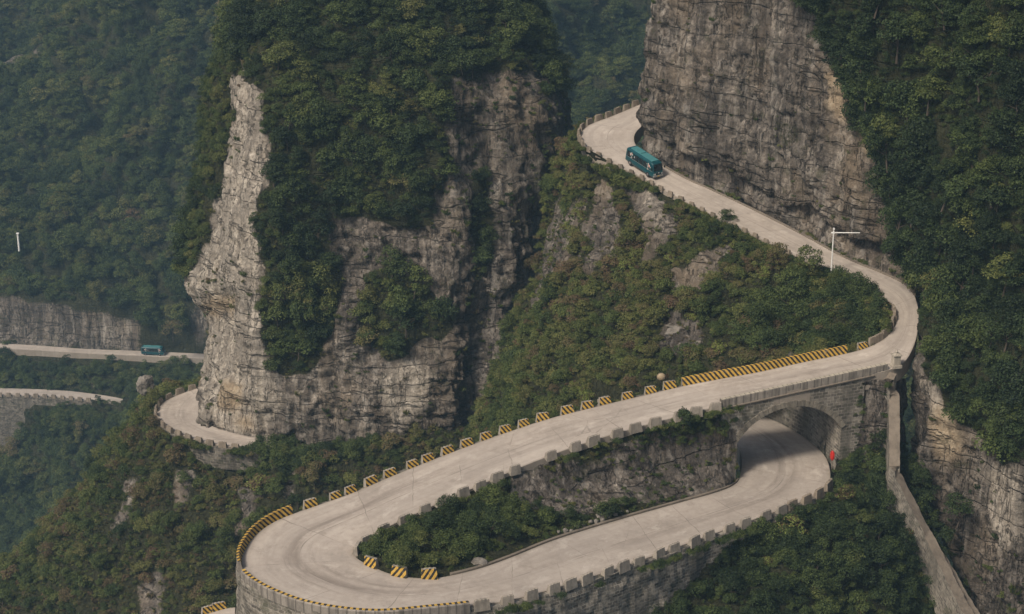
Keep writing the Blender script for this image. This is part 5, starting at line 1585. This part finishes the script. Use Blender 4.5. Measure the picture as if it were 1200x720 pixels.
ls = merge(scatter(LS, 0.50, (0.5, 1.9), {'bush': 4, 'tree': 1, 'sparse': 1}, (0.32, 0.76), 0.32, 31, accent=(0.06, .78, .95)),
           scatter(LS, 1.7, (0.3, 0.7), {'sparse': 2, 'grass': 3, 'bush': 1}, (0.35, 0.85), 0.25, 32, accent=(0.10, .8, .95)))
ls = merge(ls, scatter(LS, 1.4, (0.8, 1.5), {'bush': 3, 'tree': 1}, (0.15, 0.5), 0.2, 33, polys=[[(284, 505), (420, 500), (430, 535), (284, 560)]], road_m=-0.9, use_veg=False))
ls = single_out(ls, 45, "on the steep slope below the buttress road", "on the lower left slope")
undergrowth("slope_undergrowth", ls)
isl = merge(scatter(IS, 1.7, (0.5, 1.6), {'bush': 4, 'sparse': 1, 'tree': 1}, (0.14, 0.52), 0.22, 41, polys=[[(410, 640), (600, 545), (680, 520), (640, 640), (520, 680), (430, 665)], [(620, 610), (800, 575), (860, 568), (700, 610), (600, 655)]]),
            scatter(IS, 3.2, (0.2, 0.45), {'sparse': 2, 'grass': 2, 'bush': 1}, (0.3, 0.75), 0.2, 42),
            scatter(IS, 2.4, (0.45, 0.9), {'bush': 3, 'sparse': 1}, (0.14, 0.42), 0.15, 43, use_veg=False, polys=[[(770, 476), (866, 466), (862, 506), (800, 524), (740, 512)]], road_m=-1.6, lift=-0.4),
            scatter(IS, 1.3, (0.2, 0.5), {'sparse': 3, 'grass': 2, 'bush': 2}, (0.25, 0.75), 0.2, 44, invert=True, patch=(3.0, -0.15), road_m=-0.3))
isl = single_out(isl, 30, "on the island between the hairpin's two arms", "on the hairpin island")
undergrowth("island_undergrowth", isl)
bs = merge(scatter(BS, 1.0, (0.7, 1.7), {'bush': 4, 'tree': 1.5}, (0.08, 0.46), 0.26, 51, road_m=0.35, accent=(0.02, .9, 1.0)),
           scatter(BS, 1.6, (0.3, 0.7), {'sparse': 2, 'grass': 1, 'bush': 2}, (0.15, 0.6), 0.2, 52))
bs = single_out(bs, 40, "on the dark slope below the lower road", "below the lower road")
undergrowth("slope_undergrowth", bs)
es = merge(scatter(ES, 0.20, (1.3, 3.6), {'bush': 2, 'tree': 4}, (0.20, 0.60), 0.3, 61, road_m=0.25, size_pow=2.2, big_only=True),
           scatter(ES, 0.30, (0.8, 2.0), {'bush': 2, 'tree': 1}, (0.2, 0.5), 0.2, 62, road_m=0.25, polys=[[(-200, 380), (260, 395), (260, 500), (160, 640), (-200, 660)]]))
es = take(es, ~((es['py'] > 392) & (es['py'] < 428) & (es['px'] > 30) & (es['px'] < 260) & (es['s'] > 0)) )
es['scl'] = np.where(((es['py'] > 428) & (es['py'] < 470))[:, None], np.minimum(es['scl'], 1.9), es['scl'])
es['scl'] = np.where(((es['py'] > 462) & (es['py'] < 520) & (es['px'] < 152))[:, None], np.minimum(es['scl'], 0.8 + 0.06 * np.clip(es['py'] - 480, 0, 40)[:, None]), es['scl'])
undergrowth("far_forest", es)

def verge(Cr, K, side, k0, k1, n, size, tint, off, seed, dz=-0.35):
    rng = np.random.default_rng(seed)
    P, t, nn = edge_span(Cr, K, side, k0, k1, 0.3, 0.0)
    i = rng.integers(0, len(P), n)
    keep = fbm(P[i] / 3.0, seed, 2) > -0.25
    i = i[keep]; n = len(i)
    s_ = rng.uniform(*size, n)
    X = P[i] + nn[i] * (off + s_ * 0.55 + rng.uniform(0, 0.5, n))[:, None] + np.array([0, 0, dz])
    k = rng.choice([0, 1, 2, 3, 8, 9, 10, 11], n)
    px, py = project(X)
    return dict(X=X, s=s_, scl=s_[:, None] * rng.uniform(.85, 1.2, (n, 3)), rot=np.stack([rng.uniform(-.2, .2, n), rng.uniform(-.2, .2, n), rng.uniform(0, 6.28, n)], 1), t=rng.uniform(*tint, n), k=k, px=px, py=py)
undergrowth("verge_plants", merge(verge(A_C, A_K, 'o', 3.6, 8.5, 90, (0.6, 1.15), (0.3, 0.7), 0.3, 79, -1.3), verge(A_C, A_K, 'o', 4.5, 13.5, 260, (0.35, 0.8), (0.3, 0.75), 0.15, 71), verge(A_C, A_K, 'i', 22.6, 33, 130, (0.3, 0.75), (0.25, 0.7), 0.5, 72),
    verge(A_C, A_K, 'o', 42.3, 48.5, 120, (0.35, 0.8), (0.15, 0.55), 0.75, 73), verge(A_C, A_K, 'o', 22.5, 32.5, 110, (0.25, 0.6), (0.3, 0.75), 0.65, 74, -0.6),
    verge(B_C, B_K, 'o', 0.5, 9.5, 150, (0.3, 0.9), (0.3, 0.8), 0.55, 75), verge(A_C, A_K, 'i', 7.5, 12.5, 90, (0.2, 0.5), (0.4, 0.75), 0.0, 76, 0.0),
    verge(A_C, A_K, 'i', 41, 48, 110, (0.15, 0.4), (0.35, 0.8), 0.35, 77, -0.05), verge(A_C, A_K, 'o', 1, 4.5, 70, (0.3, 0.8), (0.4, 0.8), 0.5, 78)))
# ------------------------------------------------------------------ plants with a look of their own
def lone(kind, px, py, Y, s, tint, label, cat=None, sz=1.0):
    plant(kind, PY(px, py, Y), (s, s, s * sz), (0, 0, random.uniform(0, 6)), tint, random.randrange(4), label, cat or kind)
lone("tree", 851, 268, 227.5, 1.5, 0.30, "leafy young tree poking over the kerb of the upper road near the round boulder", "tree")
lone("shrub", 1105, 292, 201, 1.5, 0.99, "single pale yellow-green shrub at the edge of the dark right-hand forest", "shrub")
lone("tree", 203, 396, 480, 3.2, 0.80, "pale blossoming tree above the distant bus on the far road", "tree")
lone("tree", 1122, 612, 184, 1.9, 0.20, "dark tree filling the gully beside the bent concrete wall", "tree")
lone("shrub", 800, 496, 183.6, 1.3, 0.25, "dark bush rising above the guard blocks just left of the bridge", "shrub", 1.3)

for k, (x, y, s_) in enumerate([(276, 531, 0.9), (284, 533, 1.1), (292, 532, 1.3), (300, 531, 1.5), (308, 532, 1.6), (316, 532, 1.6), (325, 531, 1.6), (335, 529, 1.6), (346, 527, 1.5), (304, 522, 1.3), (320, 522, 1.6), (336, 519, 1.5), (350, 517, 1.4)]):
    pz = PZ(x, y, -25.6)
    plant("shrub", pz, (s_, s_, s_ * 1.25), (0, 0, k * 1.3), 0.18 + 0.05 * (k % 7), k, "shrub in the thicket where the buttress road disappears to the right", "shrub", "thicket at the end of the buttress bend")
for k, (x, y, s_) in enumerate([(955, 322, 1.2), (968, 328, 1.4), (984, 330, 1.6), (1000, 338, 1.7), (1016, 346, 1.5), (1030, 356, 1.3)]):
    plant("shrub", PZ(x, y, 11.2), (s_, s_, s_ * 1.2), (0, 0, k * 1.7), 0.22 + 0.03 * (k % 3), k, "dark rounded shrub in the clump at the foot of the white pole", "shrub", "shrub clump at the foot of the white pole")
for k, (x, y, Y, s_) in enumerate([(1062, 590, 187.2, 1.0), (1070, 604, 186.4, 0.8), (1098, 655, 184, 1.3), (1086, 680, 182.5, 1.1), (1112, 632, 185, 1.4), (1082, 560, 188, 1.1), (1068, 540, 190, 1.0)]):
    plant("shrub", PY(x, y, Y), (s_, s_, s_ * 1.1), (0, 0, k * 1.1), 0.14 + 0.05 * (k % 4), k, "shrub crowding the concrete-topped wall in the gully by the right cliff", "shrub", "shrubs in the gully by the right cliff")
# ------------------------------------------------------------------ haze
m = bpy.data.materials.new("valley_haze"); m.use_nodes = True
nt = m.node_tree; nt.nodes.remove(nt.nodes["Principled BSDF"])
pv = nt.nodes.new("ShaderNodeVolumePrincipled")
pv.inputs["Color"].default_value = (0.46, 0.75, 1.0, 1)
pv.inputs["Density"].default_value = 0.00024
pv.inputs["Anisotropy"].default_value = 0.1
nt.links.new(pv.outputs[0], nt.nodes["Material Output"].inputs["Volume"])
b = MB(); b.box((0, 1200, (98 - 207) / 2), (5400, 3300, 98 + 207))
hz = b.build("haze", m); tag(hz, kind='stuff')
